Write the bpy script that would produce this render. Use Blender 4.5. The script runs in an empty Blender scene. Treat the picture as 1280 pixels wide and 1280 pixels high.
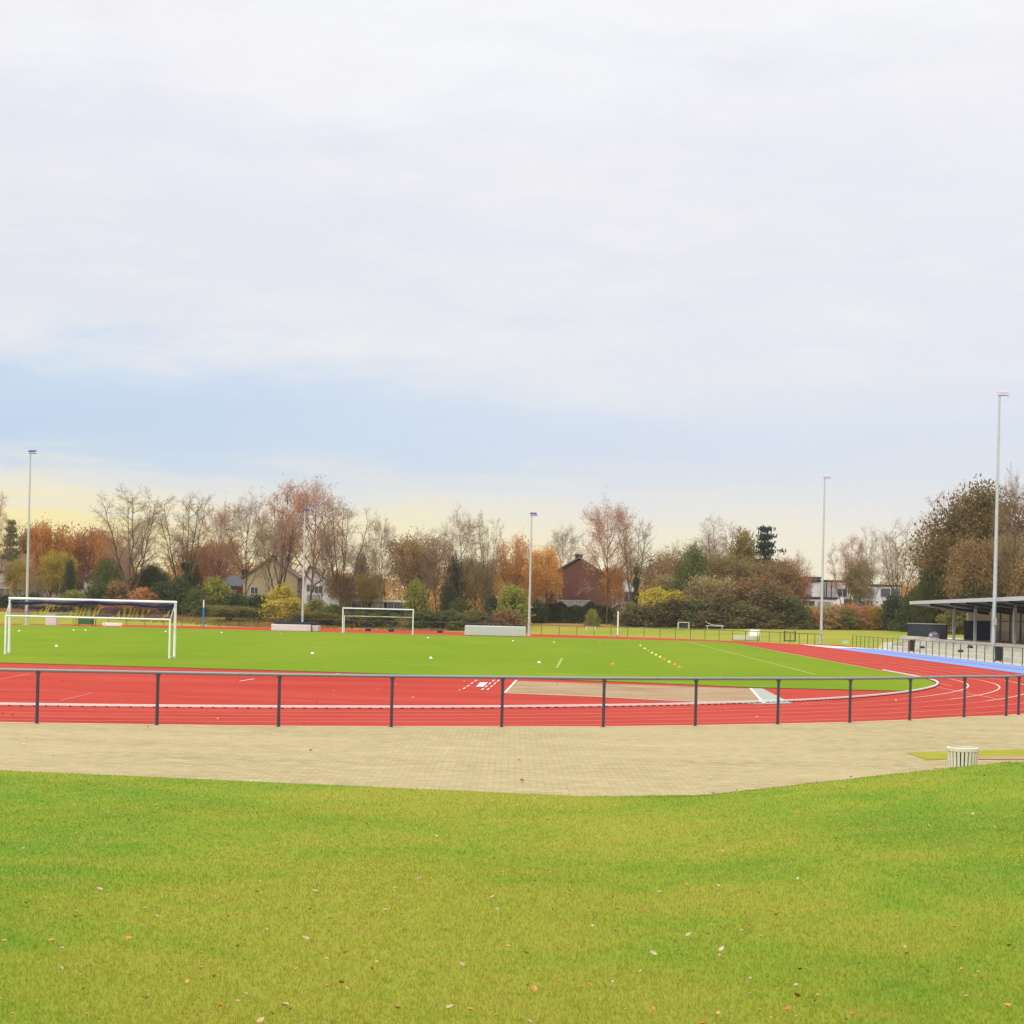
import bpy, math, random
import numpy as np
from mathutils import Vector, Matrix
random.seed(7); R_ = np.random.RandomState(11)
S = bpy.context.scene
HAZE = .00016
COL = S.collection
F, H, TH = 2095.0, 2.33, math.atan(.024)
CT, ST = math.cos(TH), math.sin(TH)

# ------------------------------------------------------------------ camera geometry (survey of the place)
def W(x, y, z=0.0):
    u, v = x-640, y-767
    X = u*CT+v*ST; Z = u*ST-v*CT
    d = F*(z-H)/Z
    return (X/F*d, d)
def P(x, y, d):
    u, v = x-640, y-767
    return ((u*CT+v*ST)/F*d, d, H+(u*ST-v*CT)/F*d)
PH = math.atan(.044)
AX, AY = math.sin(PH), math.cos(PH)
def A(L, t): return (L*AY+t*AX, -L*AX+t*AY)      # L across the pitch, t along it
LC, T1, T2, RK, LW = -21.4, 72.4, 156.8, 35.75, 1.13
RO = RK+6*LW
_ra = np.radians([0, 12, 24, 40, 57, 74, 90, 180]); _rr = np.array([0, -.02, .02, .75, 1.15, .9, .55, .3])
_aa = np.linspace(-.3, math.pi, 400); _v = np.interp(_aa, _ra, _rr); _v = np.convolve(np.pad(_v, 14, 'edge'), np.ones(29)/29, 'valid')
def bend(a): return float(np.interp(-a, _aa, _v)) if a < 0 else 0.0   # the near bend as surveyed is not a pure circle

def sm(a, b, x):
    t = min(1, max(0, (x-a)/(b-a))); return t*t*(3-2*t)

# ------------------------------------------------------------------ materials
def newmat(name):
    m = bpy.data.materials.new(name); m.use_nodes = True
    nt = m.node_tree; b = nt.nodes['Principled BSDF']
    return m, nt, b
def N(nt, t, **k):
    n = nt.nodes.new(t)
    for a, v in k.items():
        if a in n.inputs.keys(): n.inputs[a].default_value = v
        else: setattr(n, a, v)
    return n
def mix(nt, f, a, b, mode='MIX'):
    n = nt.nodes.new('ShaderNodeMix'); n.data_type = 'RGBA'; n.blend_type = mode
    for i, v in ((0, f), (6, a), (7, b)):
        if isinstance(v, (int, float)): n.inputs[i].default_value = v
        elif isinstance(v, tuple): n.inputs[i].default_value = (*v, 1) if len(v) == 3 else v
        else: nt.links.new(v, n.inputs[i])
    return n.outputs[2]
def noise(nt, vec, scale, detail=4, rough=.55):
    n = N(nt, 'ShaderNodeTexNoise'); n.inputs['Scale'].default_value = scale
    n.inputs['Detail'].default_value = detail; n.inputs['Roughness'].default_value = rough
    if vec is not None: nt.links.new(vec, n.inputs['Vector'])
    return n.outputs['Fac']
def ramp(nt, fac, stops):
    n = nt.nodes.new('ShaderNodeValToRGB'); cr = n.color_ramp
    while len(cr.elements) < len(stops): cr.elements.new(.5)
    for e, (p, c) in zip(cr.elements, stops):
        e.position = p; e.color = (*c, 1) if len(c) == 3 else c
    nt.links.new(fac, n.inputs['Fac']); return n.outputs['Color']
def mrange(nt, v, a, b, c=0, d=1):
    n = nt.nodes.new('ShaderNodeMapRange')
    nt.links.new(v, n.inputs[0])
    for i, x in enumerate((a, b, c, d)): n.inputs[i+1].default_value = x
    return n.outputs[0]
def mapping(nt, scale=(1,1,1), rot=(0,0,0)):
    g = nt.nodes.new('ShaderNodeNewGeometry'); mp = nt.nodes.new('ShaderNodeMapping')
    mp.inputs['Scale'].default_value = scale; mp.inputs['Rotation'].default_value = rot
    nt.links.new(g.outputs['Position'], mp.inputs['Vector']); return mp.outputs['Vector']
def bump(nt, b, h, strength=.3, dist=.02):
    n = N(nt, 'ShaderNodeBump'); n.inputs['Strength'].default_value = strength; n.inputs['Distance'].default_value = dist
    nt.links.new(h, n.inputs['Height']); nt.links.new(n.outputs['Normal'], b.inputs['Normal'])

def simple(name, c, rough=.6, metal=0, var=.15, scale=3.0, spec=.4, dirt=None):
    m, nt, b = newmat(name)
    tc = N(nt, 'ShaderNodeTexCoord')
    f = noise(nt, tc.outputs['Object'], scale, 6, .6)
    lo = tuple(max(0, x*(1-var)) for x in c); hi = tuple(min(1, x*(1+var)) for x in c)
    col = mix(nt, f, lo, hi)
    if dirt:
        f2 = noise(nt, tc.outputs['Object'], scale*.35, 5, .7)
        col = mix(nt, mrange(nt, f2, .52, .75, 0, .7), col, dirt)
    nt.links.new(col, b.inputs['Base Color'])
    b.inputs['Roughness'].default_value = rough; b.inputs['Metallic'].default_value = metal
    b.inputs['Specular IOR Level'].default_value = spec
    return m

def leafmat(name, a, b_, c, trans=.35):
    m, nt, b = newmat(name)
    g = nt.nodes.new('ShaderNodeNewGeometry'); oi = nt.nodes.new('ShaderNodeObjectInfo')
    f = noise(nt, g.outputs['Position'], .45, 3, .6)
    add = N(nt, 'ShaderNodeMath', operation='ADD')
    nt.links.new(mrange(nt, f, .3, .7, 0, .6), add.inputs[0])
    nt.links.new(mrange(nt, g.outputs['Random Per Island'], 0, 1, -.1, .5), add.inputs[1])
    col = ramp(nt, add.outputs[0], [(.0, a), (.5, b_), (1, c)])
    hs = N(nt, 'ShaderNodeHueSaturation')
    nt.links.new(mrange(nt, oi.outputs['Random'], 0, 1, .75, 1.2), hs.inputs['Value'])
    nt.links.new(mrange(nt, oi.outputs['Random'], 0, 1, .49, .51), hs.inputs['Hue'])
    nt.links.new(col, hs.inputs['Color'])
    col = hs.outputs['Color']
    nt.links.new(col, b.inputs['Base Color']); b.inputs['Roughness'].default_value = .7
    b.inputs['Specular IOR Level'].default_value = .15
    tr = N(nt, 'ShaderNodeBsdfTranslucent'); nt.links.new(col, tr.inputs['Color'])
    ms = N(nt, 'ShaderNodeMixShader'); ms.inputs[0].default_value = trans
    nt.links.new(b.outputs[0], ms.inputs[1]); nt.links.new(tr.outputs[0], ms.inputs[2])
    nt.links.new(ms.outputs[0], nt.nodes['Material Output'].inputs['Surface'])
    return m

M = {}
# grass colour shared by lawn sheet and blades
def lawncol(nt):
    p = mapping(nt, (1, 1, 0))
    p2 = mapping(nt, (.8, .8, 0), (0, 0, .3))
    big = noise(nt, p2, .42, 5, .62)
    mid = noise(nt, p, 1.3, 5, .65)
    fine = noise(nt, p, 9, 5, .7)
    g_ = nt.nodes.new('ShaderNodeNewGeometry'); sx_ = N(nt, 'ShaderNodeSeparateXYZ'); nt.links.new(g_.outputs['Position'], sx_.inputs[0])
    ab = N(nt, 'ShaderNodeMath', operation='ABSOLUTE'); nt.links.new(sx_.outputs['X'], ab.inputs[0])
    wr = mrange(nt, ab.outputs[0], .6, 4.2, .10, -.08)       # the worn, drier middle of the lawn
    ad_ = N(nt, 'ShaderNodeMath', operation='ADD'); nt.links.new(big, ad_.inputs[0]); nt.links.new(wr, ad_.inputs[1])
    c = ramp(nt, mrange(nt, ad_.outputs[0], .40, .61), [(0, GR[0]), (.5, GR[1]), (1, GR[2])])
    c = mix(nt, mrange(nt, mid, .35, .7, 0, .55), c, GR[3])
    mo = noise(nt, mapping(nt, (1, 1.4, 0), (0, 0, -.4)), 2.6, 7, .75)
    c = mix(nt, mrange(nt, mo, .54, .72, 0, .4), c, GR[4])
    c = mix(nt, mrange(nt, mo, .46, .32, 0, .4), c, GR[0])
    c = mix(nt, mrange(nt, fine, .60, .8, 0, .3), c, GR[4])
    return c, fine
GR = [(.15, .275, .018), (.22, .305, .022), (.30, .315, .032), (.31, .305, .032), (.43, .25, .08)]
m, nt, b = newmat('lawn_turf'); c, f = lawncol(nt)
p = mapping(nt); ff = noise(nt, p, 45, 6, .8)
c = mix(nt, mrange(nt, ff, .3, .7, 0, 1), mix(nt, .08, c, (.05, .08, .01)), c)
nt.links.new(c, b.inputs['Base Color']); b.inputs['Roughness'].default_value = .9; b.inputs['Specular IOR Level'].default_value = .1
bump(nt, b, ff, .6, .03); M['lawn'] = m
m, nt, b = newmat('grass_blades'); c, f = lawncol(nt)
g = nt.nodes.new('ShaderNodeNewGeometry')
hs = N(nt, 'ShaderNodeHueSaturation'); nt.links.new(c, hs.inputs['Color'])
nt.links.new(mrange(nt, g.outputs['Random Per Island'], 0, 1, .93, 1.10), hs.inputs['Value'])
nt.links.new(hs.outputs[0], b.inputs['Base Color']); b.inputs['Roughness'].default_value = .6; b.inputs['Specular IOR Level'].default_value = .2
tr = N(nt, 'ShaderNodeBsdfTranslucent'); nt.links.new(hs.outputs[0], tr.inputs['Color'])
ms = N(nt, 'ShaderNodeMixShader'); ms.inputs[0].default_value = .5
nt.links.new(b.outputs[0], ms.inputs[1]); nt.links.new(tr.outputs[0], ms.inputs[2])
nt.links.new(ms.outputs[0], nt.nodes['Material Output'].inputs['Surface']); M['blade'] = m

m, nt, b = newmat('pitch_turf')
rot = (0, 0, PH)
p = mapping(nt, (1, 1, 1)); big = noise(nt, mapping(nt, (.5, .12, 1)), .22, 4, .6); fi = noise(nt, p, 3, 6, .75)
c = mix(nt, mrange(nt, big, .35, .65), (.13, .225, .018), (.182, .25, .025))
c = mix(nt, mrange(nt, fi, .35, .75, 0, .45), c, (.20, .255, .02))
wear = noise(nt, p, .12, 4, .6); c = mix(nt, mrange(nt, wear, .6, .74, 0, .5), c, (.30, .30, .05))
nt.links.new(c, b.inputs['Base Color']); b.inputs['Roughness'].default_value = 1; b.inputs['Specular IOR Level'].default_value = .0
M['pitch'] = m

m, nt, b = newmat('meadow_ground')
p = mapping(nt); n1 = noise(nt, p, .12, 5, .65); n2 = noise(nt, p, 2.5, 5, .7)
c = mix(nt, mrange(nt, n1, .35, .65), (.20, .24, .022), (.31, .28, .035))
g = nt.nodes.new('ShaderNodeNewGeometry'); sx = N(nt, 'ShaderNodeSeparateXYZ'); nt.links.new(g.outputs['Position'], sx.inputs[0])
ad = N(nt, 'ShaderNodeMath', operation='MULTIPLY_ADD'); nt.links.new(noise(nt, p, .07, 4, .6), ad.inputs[0]); ad.inputs[1].default_value = 40
nt.links.new(sx.outputs['Y'], ad.inputs[2])
lit = mix(nt, n2, (.20, .10, .03), (.42, .19, .06))
c = mix(nt, mrange(nt, ad.outputs[0], 229, 240, 0, .85), c, lit)
nt.links.new(c, b.inputs['Base Color']); b.inputs['Roughness'].default_value = .95; b.inputs['Specular IOR Level'].default_value = .1
M['ground'] = m

m, nt, b = newmat('track_rubber')
p = mapping(nt); n1 = noise(nt, mapping(nt, (.5, 1.6, 1)), .22, 6, .65); n2 = noise(nt, p, 25, 3, .8)
c = mix(nt, mrange(nt, n1, .3, .7), (.335, .036, .026), (.44, .066, .044))
c = mix(nt, mrange(nt, n2, .4, .8, 0, .3), c, (.52, .09, .07))
st = noise(nt, p, .9, 6, .7); c = mix(nt, mrange(nt, st, .56, .75, 0, .5), c, (.32, .04, .038))
nt.links.new(c, b.inputs['Base Color']); b.inputs['Roughness'].default_value = 1; b.inputs['Specular IOR Level'].default_value = .02
bump(nt, b, n2, .3, .003); M['track'] = m

m, nt, b = newmat('paving_blocks')
g = nt.nodes.new('ShaderNodeNewGeometry')
br = N(nt, 'ShaderNodeTexBrick'); br.offset = .5; nt.links.new(g.outputs['Position'], br.inputs['Vector'])
br.inputs['Scale'].default_value = 1; br.inputs['Mortar Size'].default_value = .007; br.inputs['Brick Width'].default_value = .2; br.inputs['Row Height'].default_value = .1
br.inputs['Color1'].default_value = (.30, .24, .125, 1); br.inputs['Color2'].default_value = (.44, .36, .20, 1); br.inputs['Mortar'].default_value = (.22, .18, .085, 1)
n1 = noise(nt, mapping(nt, (.5, 1.3, 1)), .35, 5, .6); n3 = noise(nt, g.outputs['Position'], 2.2, 6, .7)
c = mix(nt, mrange(nt, n1, .35, .65, 0, .55), br.outputs['Color'], (.45, .365, .20))
c = mix(nt, mrange(nt, n3, .5, .8, 0, .4), c, (.30, .235, .115))
n4 = noise(nt, mapping(nt, (.6, 1, 1)), 1.1, 4, .6); c = mix(nt, mrange(nt, n4, .58, .7, 0, .3), c, (.52, .44, .24))
nt.links.new(c, b.inputs['Base Color']); b.inputs['Roughness'].default_value = .95; b.inputs['Specular IOR Level'].default_value = .08
M['paving'] = m

m, nt, b = newmat('sand')
p = mapping(nt, (.5, 1, 1)); n1 = noise(nt, p, .8, 8, .75)
c = ramp(nt, n1, [(.34, (.21, .12, .06)), (.48, (.31, .20, .10)), (.66, (.38, .265, .145))])
nt.links.new(c, b.inputs['Base Color']); b.inputs['Roughness'].default_value = 1; bump(nt, b, n1, .8, .05); M['sand'] = m

def stripemat(name, c1, c2, scale, rough=.85, axis='Z'):
    m, nt, b = newmat(name)
    tc = N(nt, 'ShaderNodeTexCoord'); br = N(nt, 'ShaderNodeTexBrick'); mp = N(nt, 'ShaderNodeMapping')
    mp.inputs['Rotation'].default_value = (math.pi/2, 0, 0)
    nt.links.new(tc.outputs['Object'], mp.inputs[0]); nt.links.new(mp.outputs[0], br.inputs['Vector'])
    br.inputs['Scale'].default_value = scale; br.inputs['Color1'].default_value = (*c1, 1); br.inputs['Color2'].default_value = (*c2, 1)
    br.inputs['Mortar'].default_value = (*[x*.7 for x in c1], 1); br.inputs['Mortar Size'].default_value = .015
    n = noise(nt, tc.outputs['Object'], .8, 5, .6)
    c = mix(nt, mrange(nt, n, .4, .7, 0, .3), br.outputs['Color'], tuple(x*.6 for x in c1))
    nt.links.new(c, b.inputs['Base Color']); b.inputs['Roughness'].default_value = rough
    return m
M['brick'] = stripemat('brown_brick', (.115, .042, .028), (.155, .06, .038), 3)
M['redbrick'] = stripemat('red_brick', (.30, .10, .05), (.36, .14, .08), 3)
M['rooftile'] = stripemat('brown_roof_tiles', (.15, .095, .065), (.20, .125, .09), 3)
M['redtile'] = stripemat('red_roof_tiles', (.30, .11, .07), (.36, .15, .09), 3)
M['slate'] = stripemat('grey_slate', (.10, .105, .12), (.14, .145, .165), 3)
M['render'] = simple('cream_render', (.36, .31, .18), .9, 0, .12, .7)
M['whiterender'] = simple('white_render', (.72, .72, .74), .9, 0, .08, .7, dirt=(.5, .5, .5))
M['pinkrender'] = simple('pale_pink_render', (.30, .24, .18), .9, 0, .1, .7)
M['glassdark'] = simple('window_glass', (.05, .06, .08), .12, 0, .3, 1.0, .8)
M['curtain'] = simple('curtained_window_glass', (.32, .33, .34), .2, 0, .3, 2.0, .8)
M['winframe'] = simple('window_frame_paint', (.5, .5, .5), .5)
M['bluepaint'] = simple('blue_paint', (.02, .20, .62), .45)
M['navy'] = simple('navy_panel', (.006, .008, .035), .8, 0, .3, 1, .1)
M['slatepanel'] = simple('dark_slate_panel', (.028, .034, .048), .8, 0, .2, 1.2, .1)
M['darksteel'] = simple('dark_painted_steel', (.035, .037, .05), .38, 0, .25, 6, .6, dirt=(.09, .085, .08))
M['railsteel'] = simple('rail_top_steel', (.24, .24, .25), .22, .7, .2, 5, .8)
M['galv'] = simple('galvanised_steel', (.52, .55, .56), .45, .35, .12, 4, .5, dirt=(.36, .38, .38))
M['lampdark'] = simple('lamp_housing_blue', (.035, .03, .22), .4)
M['lamppale'] = simple('lamp_housing_pale', (.48, .40, .52), .4)
M['white'] = simple('white_paint', (.80, .80, .76), .4, 0, .06, 4, .5, dirt=(.6, .58, .5))
M['concrete'] = simple('pale_concrete', (.54, .52, .42), .9, 0, .12, 1.2, .3, dirt=(.33, .31, .23))
M['concretegrey'] = simple('grey_concrete', (.33, .34, .30), .9, 0, .12, 1.5)
M['binstone'] = simple('cream_concrete_slats', (.60, .58, .46), .8, 0, .1, 9, .3, dirt=(.42, .42, .30))
M['blackplastic'] = simple('black_plastic', (.02, .022, .025), .5)
M['redplastic'] = simple('red_plastic', (.20, .025, .03), .5)
M['cover'] = simple('grey_metal_cover', (.50, .50, .49), .55, .1, .06, 2, .5)
M['coverwhite'] = simple('pale_tarpaulin', (.60, .60, .58), .6, 0, .12, 2.5, .4, dirt=(.42, .42, .42))
M['netnavy'] = simple('navy_net_cord', (.012, .012, .07), .8)
M['netyellow'] = simple('yellow_net_cord', (.45, .33, .03), .8)
M['mark'] = simple('line_paint', (.70, .58, .52), .7, 0, .15, 3, dirt=(.66, .36, .30))
M['markfaint'] = simple('worn_line_paint', (.60, .20, .16), .7, 0, .12, 2, dirt=(.58, .13, .10))
M['chalk'] = simple('faint_chalk_line', (.30, .37, .11), .95, 0, .25, .6, .1, dirt=(.20, .29, .03))
M['kerb'] = simple('white_kerb', (.80, .78, .76), .45, 0, .06, 2)
M['blue1'] = simple('light_blue_rubber', (.11, .27, .66), .6, 0, .08, .4)
M['blue2'] = simple('blue_rubber', (.12, .27, .60), .6, 0, .1, .4)
M['magenta'] = simple('purple_red_rubber', (.30, .05, .33), .6, 0, .1, .4)
M['cone_o'] = simple('orange_plastic', (.90, .22, .03), .45)
M['cone_y'] = simple('yellow_plastic', (.85, .80, .18), .45)
M['cone_w'] = simple('white_plastic', (.85, .85, .80), .45)
M['teal'] = simple('teal_padding', (.05, .36, .33), .6)
M['green'] = simple('green_padding', (.03, .12, .04), .7)
M['bark'] = simple('grey_brown_bark', (.10, .065, .045), .9, 0, .35, 3, .2)
M['barkpale'] = simple('pale_bark', (.24, .17, .11), .9, 0, .3, 3, .2)
M['barkgreen'] = simple('mossy_bark', (.085, .085, .03), .9, 0, .4, 2, .2)
M['barkwhite'] = simple('birch_bark', (.46, .40, .27), .9, 0, .3, 3, .2)
M['twig'] = simple('brown_twigs', (.29, .19, .125), .9, 0, .3, .6, .2)
M['twigpink'] = simple('reddish_twigs', (.42, .24, .17), .9, 0, .3, .6, .2)
M['twigtan'] = simple('tan_twigs', (.38, .28, .17), .9, 0, .3, .6, .2)
M['soil'] = simple('edge_soil', (.14, .08, .04), .95)
LF = dict(
 orange=((.46, .18, .035), (.66, .30, .06), (.78, .44, .10)),
 rust=((.27, .10, .045), (.43, .18, .075), (.56, .28, .12)),
 gold=((.30, .22, .03), (.48, .37, .05), (.62, .48, .09)),
 yellowgreen=((.16, .18, .035), (.28, .29, .055), (.40, .39, .09)),
 olive=((.12, .12, .03), (.20, .185, .05), (.30, .25, .075)),
 green=((.07, .09, .028), (.115, .14, .04), (.18, .19, .06)),
 dark=((.035, .052, .022), (.065, .085, .034), (.11, .12, .05)),
 bluegreen=((.03, .055, .045), (.06, .09, .075), (.10, .135, .10)),
 pinkbrown=((.36, .17, .11), (.50, .26, .16), (.60, .36, .22)),
 brown=((.22, .135, .055), (.34, .215, .085), (.45, .30, .13)),
 thicket=((.10, .08, .038), (.165, .128, .055), (.25, .19, .08)),
 olivebrown=((.14, .12, .04), (.23, .17, .06), (.34, .24, .08)),
 woodland=((.26, .15, .06), (.42, .24, .085), (.52, .33, .13)),
 tan=((.26, .19, .08), (.37, .28, .12), (.46, .36, .17)),
)
for k, v in LF.items(): M['leaf_'+k] = leafmat('leaves_'+k, *v)

# ------------------------------------------------------------------ mesh builder and tagging
class MB:
    def __init__(s): s.v = []; s.f = []
    def add(s, vs, fs):
        o = len(s.v); s.v += [tuple(p) for p in vs]; s.f += [tuple(i+o for i in f) for f in fs]; return s
    def box(s, c, d, rz=0, bev=0):
        cx, cy, cz = c; hx, hy, hz = [q/2 for q in d]; ca, sa = math.cos(rz), math.sin(rz)
        vs = []
        for z in (-hz, hz):
            for x, y in ((-hx, -hy), (hx, -hy), (hx, hy), (-hx, hy)):
                vs.append((cx+x*ca-y*sa, cy+x*sa+y*ca, cz+z))
        return s.add(vs, [(3,2,1,0), (4,5,6,7), (0,1,5,4), (1,2,6,5), (2,3,7,6), (3,0,4,7)])
    def tube(s, p0, p1, r0, r1=None, n=8, caps=True):
        r1 = r0 if r1 is None else r1
        p0 = Vector(p0); p1 = Vector(p1); d = (p1-p0).normalized()
        a = d.cross(Vector((0,0,1)) if abs(d.z) < .9 else Vector((1,0,0))).normalized(); b = d.cross(a)
        vs = []
        for p, r in ((p0, r0), (p1, r1)):
            for k in range(n):
                t = 2*math.pi*k/n; vs.append(p+a*math.cos(t)*r+b*math.sin(t)*r)
        fs = [(k, (k+1) % n, n+(k+1) % n, n+k) for k in range(n)]
        if caps: fs += [tuple(range(n-1, -1, -1)), tuple(range(n, 2*n))]
        return s.add(vs, fs)
    def lathe(s, c, prof, n=24):
        vs = []
        for r, z in prof:
            for k in range(n):
                t = 2*math.pi*k/n; vs.append((c[0]+r*math.cos(t), c[1]+r*math.sin(t), c[2]+z))
        fs = []
        for j in range(len(prof)-1):
            for k in range(n): fs.append((j*n+k, j*n+(k+1) % n, (j+1)*n+(k+1) % n, (j+1)*n+k))
        return s.add(vs, fs)
    def prism(s, poly, z0, z1, bottom=False):
        n = len(poly); vs = [(x, y, z0) for x, y in poly]+[(x, y, z1) for x, y in poly]
        fs = [tuple(range(n, 2*n))]+[(k, (k+1) % n, n+(k+1) % n, n+k) for k in range(n)]
        if bottom: fs.append(tuple(range(n-1, -1, -1)))
        return s.add(vs, fs)
    def sheet(s, poly, z):
        return s.add([(x, y, z) for x, y in poly], [tuple(range(len(poly)))])
    def strip(s, pts, w, z, h=0):
        """flat band of width w along pts; h>0 makes a raised bar"""
        n = len(pts); l = []; r = []
        for i, p in enumerate(pts):
            a = pts[max(0, i-1)]; b = pts[min(n-1, i+1)]
            dx, dy = b[0]-a[0], b[1]-a[1]; q = math.hypot(dx, dy) or 1
            nx, ny = -dy/q*w/2, dx/q*w/2
            l.append((p[0]+nx, p[1]+ny)); r.append((p[0]-nx, p[1]-ny))
        vs = [(x, y, z+h) for x, y in l]+[(x, y, z+h) for x, y in r]
        fs = [(i, n+i, n+i+1, i+1) for i in range(n-1)]
        if h:
            vs += [(x, y, z) for x, y in l]+[(x, y, z) for x, y in r]
            fs += [(2*n+i, i, i+1, 2*n+i+1) for i in range(n-1)]+[(n+i, 3*n+i, 3*n+i+1, n+i+1) for i in range(n-1)]
        return s.add(vs, fs)
    def build(s, name, mat, parent=None, smooth=False, bevel=0):
        me = bpy.data.meshes.new(name); me.from_pydata(s.v, [], s.f); me.update()
        if mat: me.materials.append(mat)
        if smooth:
            for p in me.polygons: p.use_smooth = True
            try: me.set_sharp_from_angle(angle=math.radians(40))
            except Exception: pass
        o = bpy.data.objects.new(name, me); COL.objects.link(o)
        if parent: o.parent = parent
        if bevel:
            b = o.modifiers.new('bevel', 'BEVEL'); b.width = bevel; b.segments = 2; b.limit_method = 'ANGLE'
        return o
def tag(o, label=None, cat=None, group=None, kind=None):
    if label: o['label'] = label
    if cat: o['category'] = cat
    if group: o['group'] = group
    if kind: o['kind'] = kind
    return o
def thing(name, label, cat, loc=(0,0,0), rz=0, group=None):
    o = bpy.data.objects.new(name, None); COL.objects.link(o); o.location = loc; o.rotation_euler = (0,0,rz)
    o.empty_display_size = .2
    return tag(o, label, cat, group)
def struct(o, label=None): o['kind'] = 'structure'; o['label'] = label or o.name.replace('_', ' '); return o
def copy_tree(o, parent=None):
    c = o.copy(); COL.objects.link(c)
    if parent: c.parent = parent
    for ch in list(o.children): copy_tree(ch, c)
    return c
def npmesh(name, v, faces, mat, n=3):
    me = bpy.data.meshes.new(name)
    me.vertices.add(len(v)); me.vertices.foreach_set('co', v.astype(np.float32).ravel())
    me.loops.add(faces.size); me.loops.foreach_set('vertex_index', faces.astype(np.int32).ravel())
    me.polygons.add(len(faces)); me.polygons.foreach_set('loop_start', np.arange(0, faces.size, n, dtype=np.int32))
    me.update(calc_edges=True)
    if mat: me.materials.append(mat)
    return me

# ------------------------------------------------------------------ terrain
def stad_dist(x, y):
    """distance outside the kerb line of the stadium oval"""
    L = x*AY-y*AX; t = x*AX+y*AY
    if t < T1: return math.hypot(L-LC, t-T1)-RK
    if t > T2: return math.hypot(L-LC, t-T2)-RK
    return abs(L-LC)-RK
def gz(x, y):
    s = stad_dist(x, y); L = x*AY-y*AX
    far = sm(11, 32, s)*sm(120, 175, y)
    return -.04+1.2*far+.5*sm(32, 70, s)*sm(150, 200, y)
def build_ground():
    xs = np.concatenate([np.linspace(-3000, -160, 14), np.linspace(-150, 150, 101), np.linspace(160, 3000, 14)])
    ys = np.concatenate([np.linspace(-400, -20, 8), np.linspace(0, 320, 107), np.linspace(340, 4000, 18)])
    vs = [(x, y, gz(x, y)) for y in ys for x in xs]; nx = len(xs)
    fs = [(j*nx+i, j*nx+i+1, (j+1)*nx+i+1, (j+1)*nx+i) for j in range(len(ys)-1) for i in range(nx-1)]
    mb = MB(); mb.add(vs, fs); o = mb.build('ground', M['ground'], smooth=True)
    struct(o)
build_ground()

def oval(r, n=48, t1=T1, t2=T2):
    pts = []
    for k in range(n+1):
        a = -math.pi*k/n; pts.append(A(LC+(r+bend(a))*math.cos(a), t1+(r+bend(a))*math.sin(a)))
    for k in range(n+1):
        a = math.pi-math.pi*k/n; pts.append(A(LC+r*math.cos(a), t2+r*math.sin(a)))
    return pts
def arcnear(r, a0, a1, n=60): return [A(LC+(r+bend(a))*math.cos(a), T1+(r+bend(a))*math.sin(a)) for a in np.linspace(a0, a1, n)]

# near barrier line, measured
FP = [(46,905),(196,907),(348,909),(489,909.5),(627,909.5),(754,909.5),(869,908),(972,906),(1062,904),(1137,901),(1205,897),(1257.6,895.5),(1273,894)]
fence_pts = [W(*p) for p in FP]
left_ext = [(-11.4, 31.9), (-13.8, 31.75), (-16.1, 31.7)]
right_ext = [(14.9, 45.5), (16.4, 47.3), (17.8, 49.2), (19, 51.2)]
# track
tr = MB(); tr.sheet(oval(RO+.25), 0.0); struct(tr.build('running_track', M['track']))
# extra red apron beside home straight + under the blue strip
apron = MB(); apron.sheet([A(21.2, 46), A(25.3, 46), A(25.3, 168), A(21.2, 168)], -.006); struct(apron.build('track_apron', M['track']))
# pitch
a = [W(-60,828),W(0,829),W(320,838),(W(640,848)),W(800,854),W(937,860),W(1130,864.5)]
near = [p for p in a]
kin = RK-.12
tN = near[-1][0]*AX+near[-1][1]*AY
ang0 = -math.acos(min(1, (near[-1][0]*AY-near[-1][1]*AX-LC)/kin))
ang0 = math.asin((tN-T1)/kin)
right_arc = arcnear(kin, ang0, 0, 16)
TD = 167.6
pg = near[:-1]+right_arc
angF = math.asin((TD-T2)/kin)
pg += [A(LC+kin*math.cos(a), T2+kin*math.sin(a)) for a in np.linspace(0, angF, 10)]
pg += [A(LC-kin*math.cos(a), T2+kin*math.sin(a)) for a in np.linspace(angF, 0, 10)]
angL = math.asin((61.5-T1)/kin)
pg += [A(LC-kin*math.cos(a), T1+kin*math.sin(a)) for a in np.linspace(0, angL, 10)]
mb = MB(); mb.prism(pg, 0.0, .03); o = mb.build('pitch_grass', M['pitch']); o.data.materials.append(M['soil'])
for f in o.data.polygons:
    if abs(f.normal.z) < .5: f.material_index = 1
struct(o)
# paving
pv = [(-60, 33)]+[(-30, 32.5)]+left_ext[::-1]+fence_pts+right_ext+[(24, 60), (30, 60), (60, 40), (60, 18), (-60, 14)]
pv = [(x, y+.06) if 3 <= i < 22 else (x, y) for i, (x, y) in enumerate(pv)]
mb = MB(); mb.sheet(pv, .012); struct(mb.build('paving', M['paving']))
# pale edging stones along the track
mb = MB(); mb.strip([(x, y+.1) for x, y in left_ext[::-1]+fence_pts+right_ext], .1, .016)
struct(mb.build('edging_stones', simple('edging_concrete', (.60, .52, .36), .9, 0, .1, 3)))
# little grass verge at the right, with worn earth strip
v = [W(1133,942), W(1280,938), W(1400,937), W(1400,948), W(1280,947), W(1157,951)]
mb = MB(); mb.sheet(v, .018); struct(mb.build('grass_verge', simple('dry_verge_grass', (.29, .28, .04), 1, 0, .3, 2, 0, dirt=(.20, .25, .03))))
mb = MB(); mb.sheet([W(1215,947.5), W(1280,946), W(1400,945.5), W(1400,951), W(1280,951), W(1222,950.5)], .023)
struct(mb.build('worn_earth', simple('worn_earth', (.34, .22, .12), 1, 0, .3, 3)))

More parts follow.
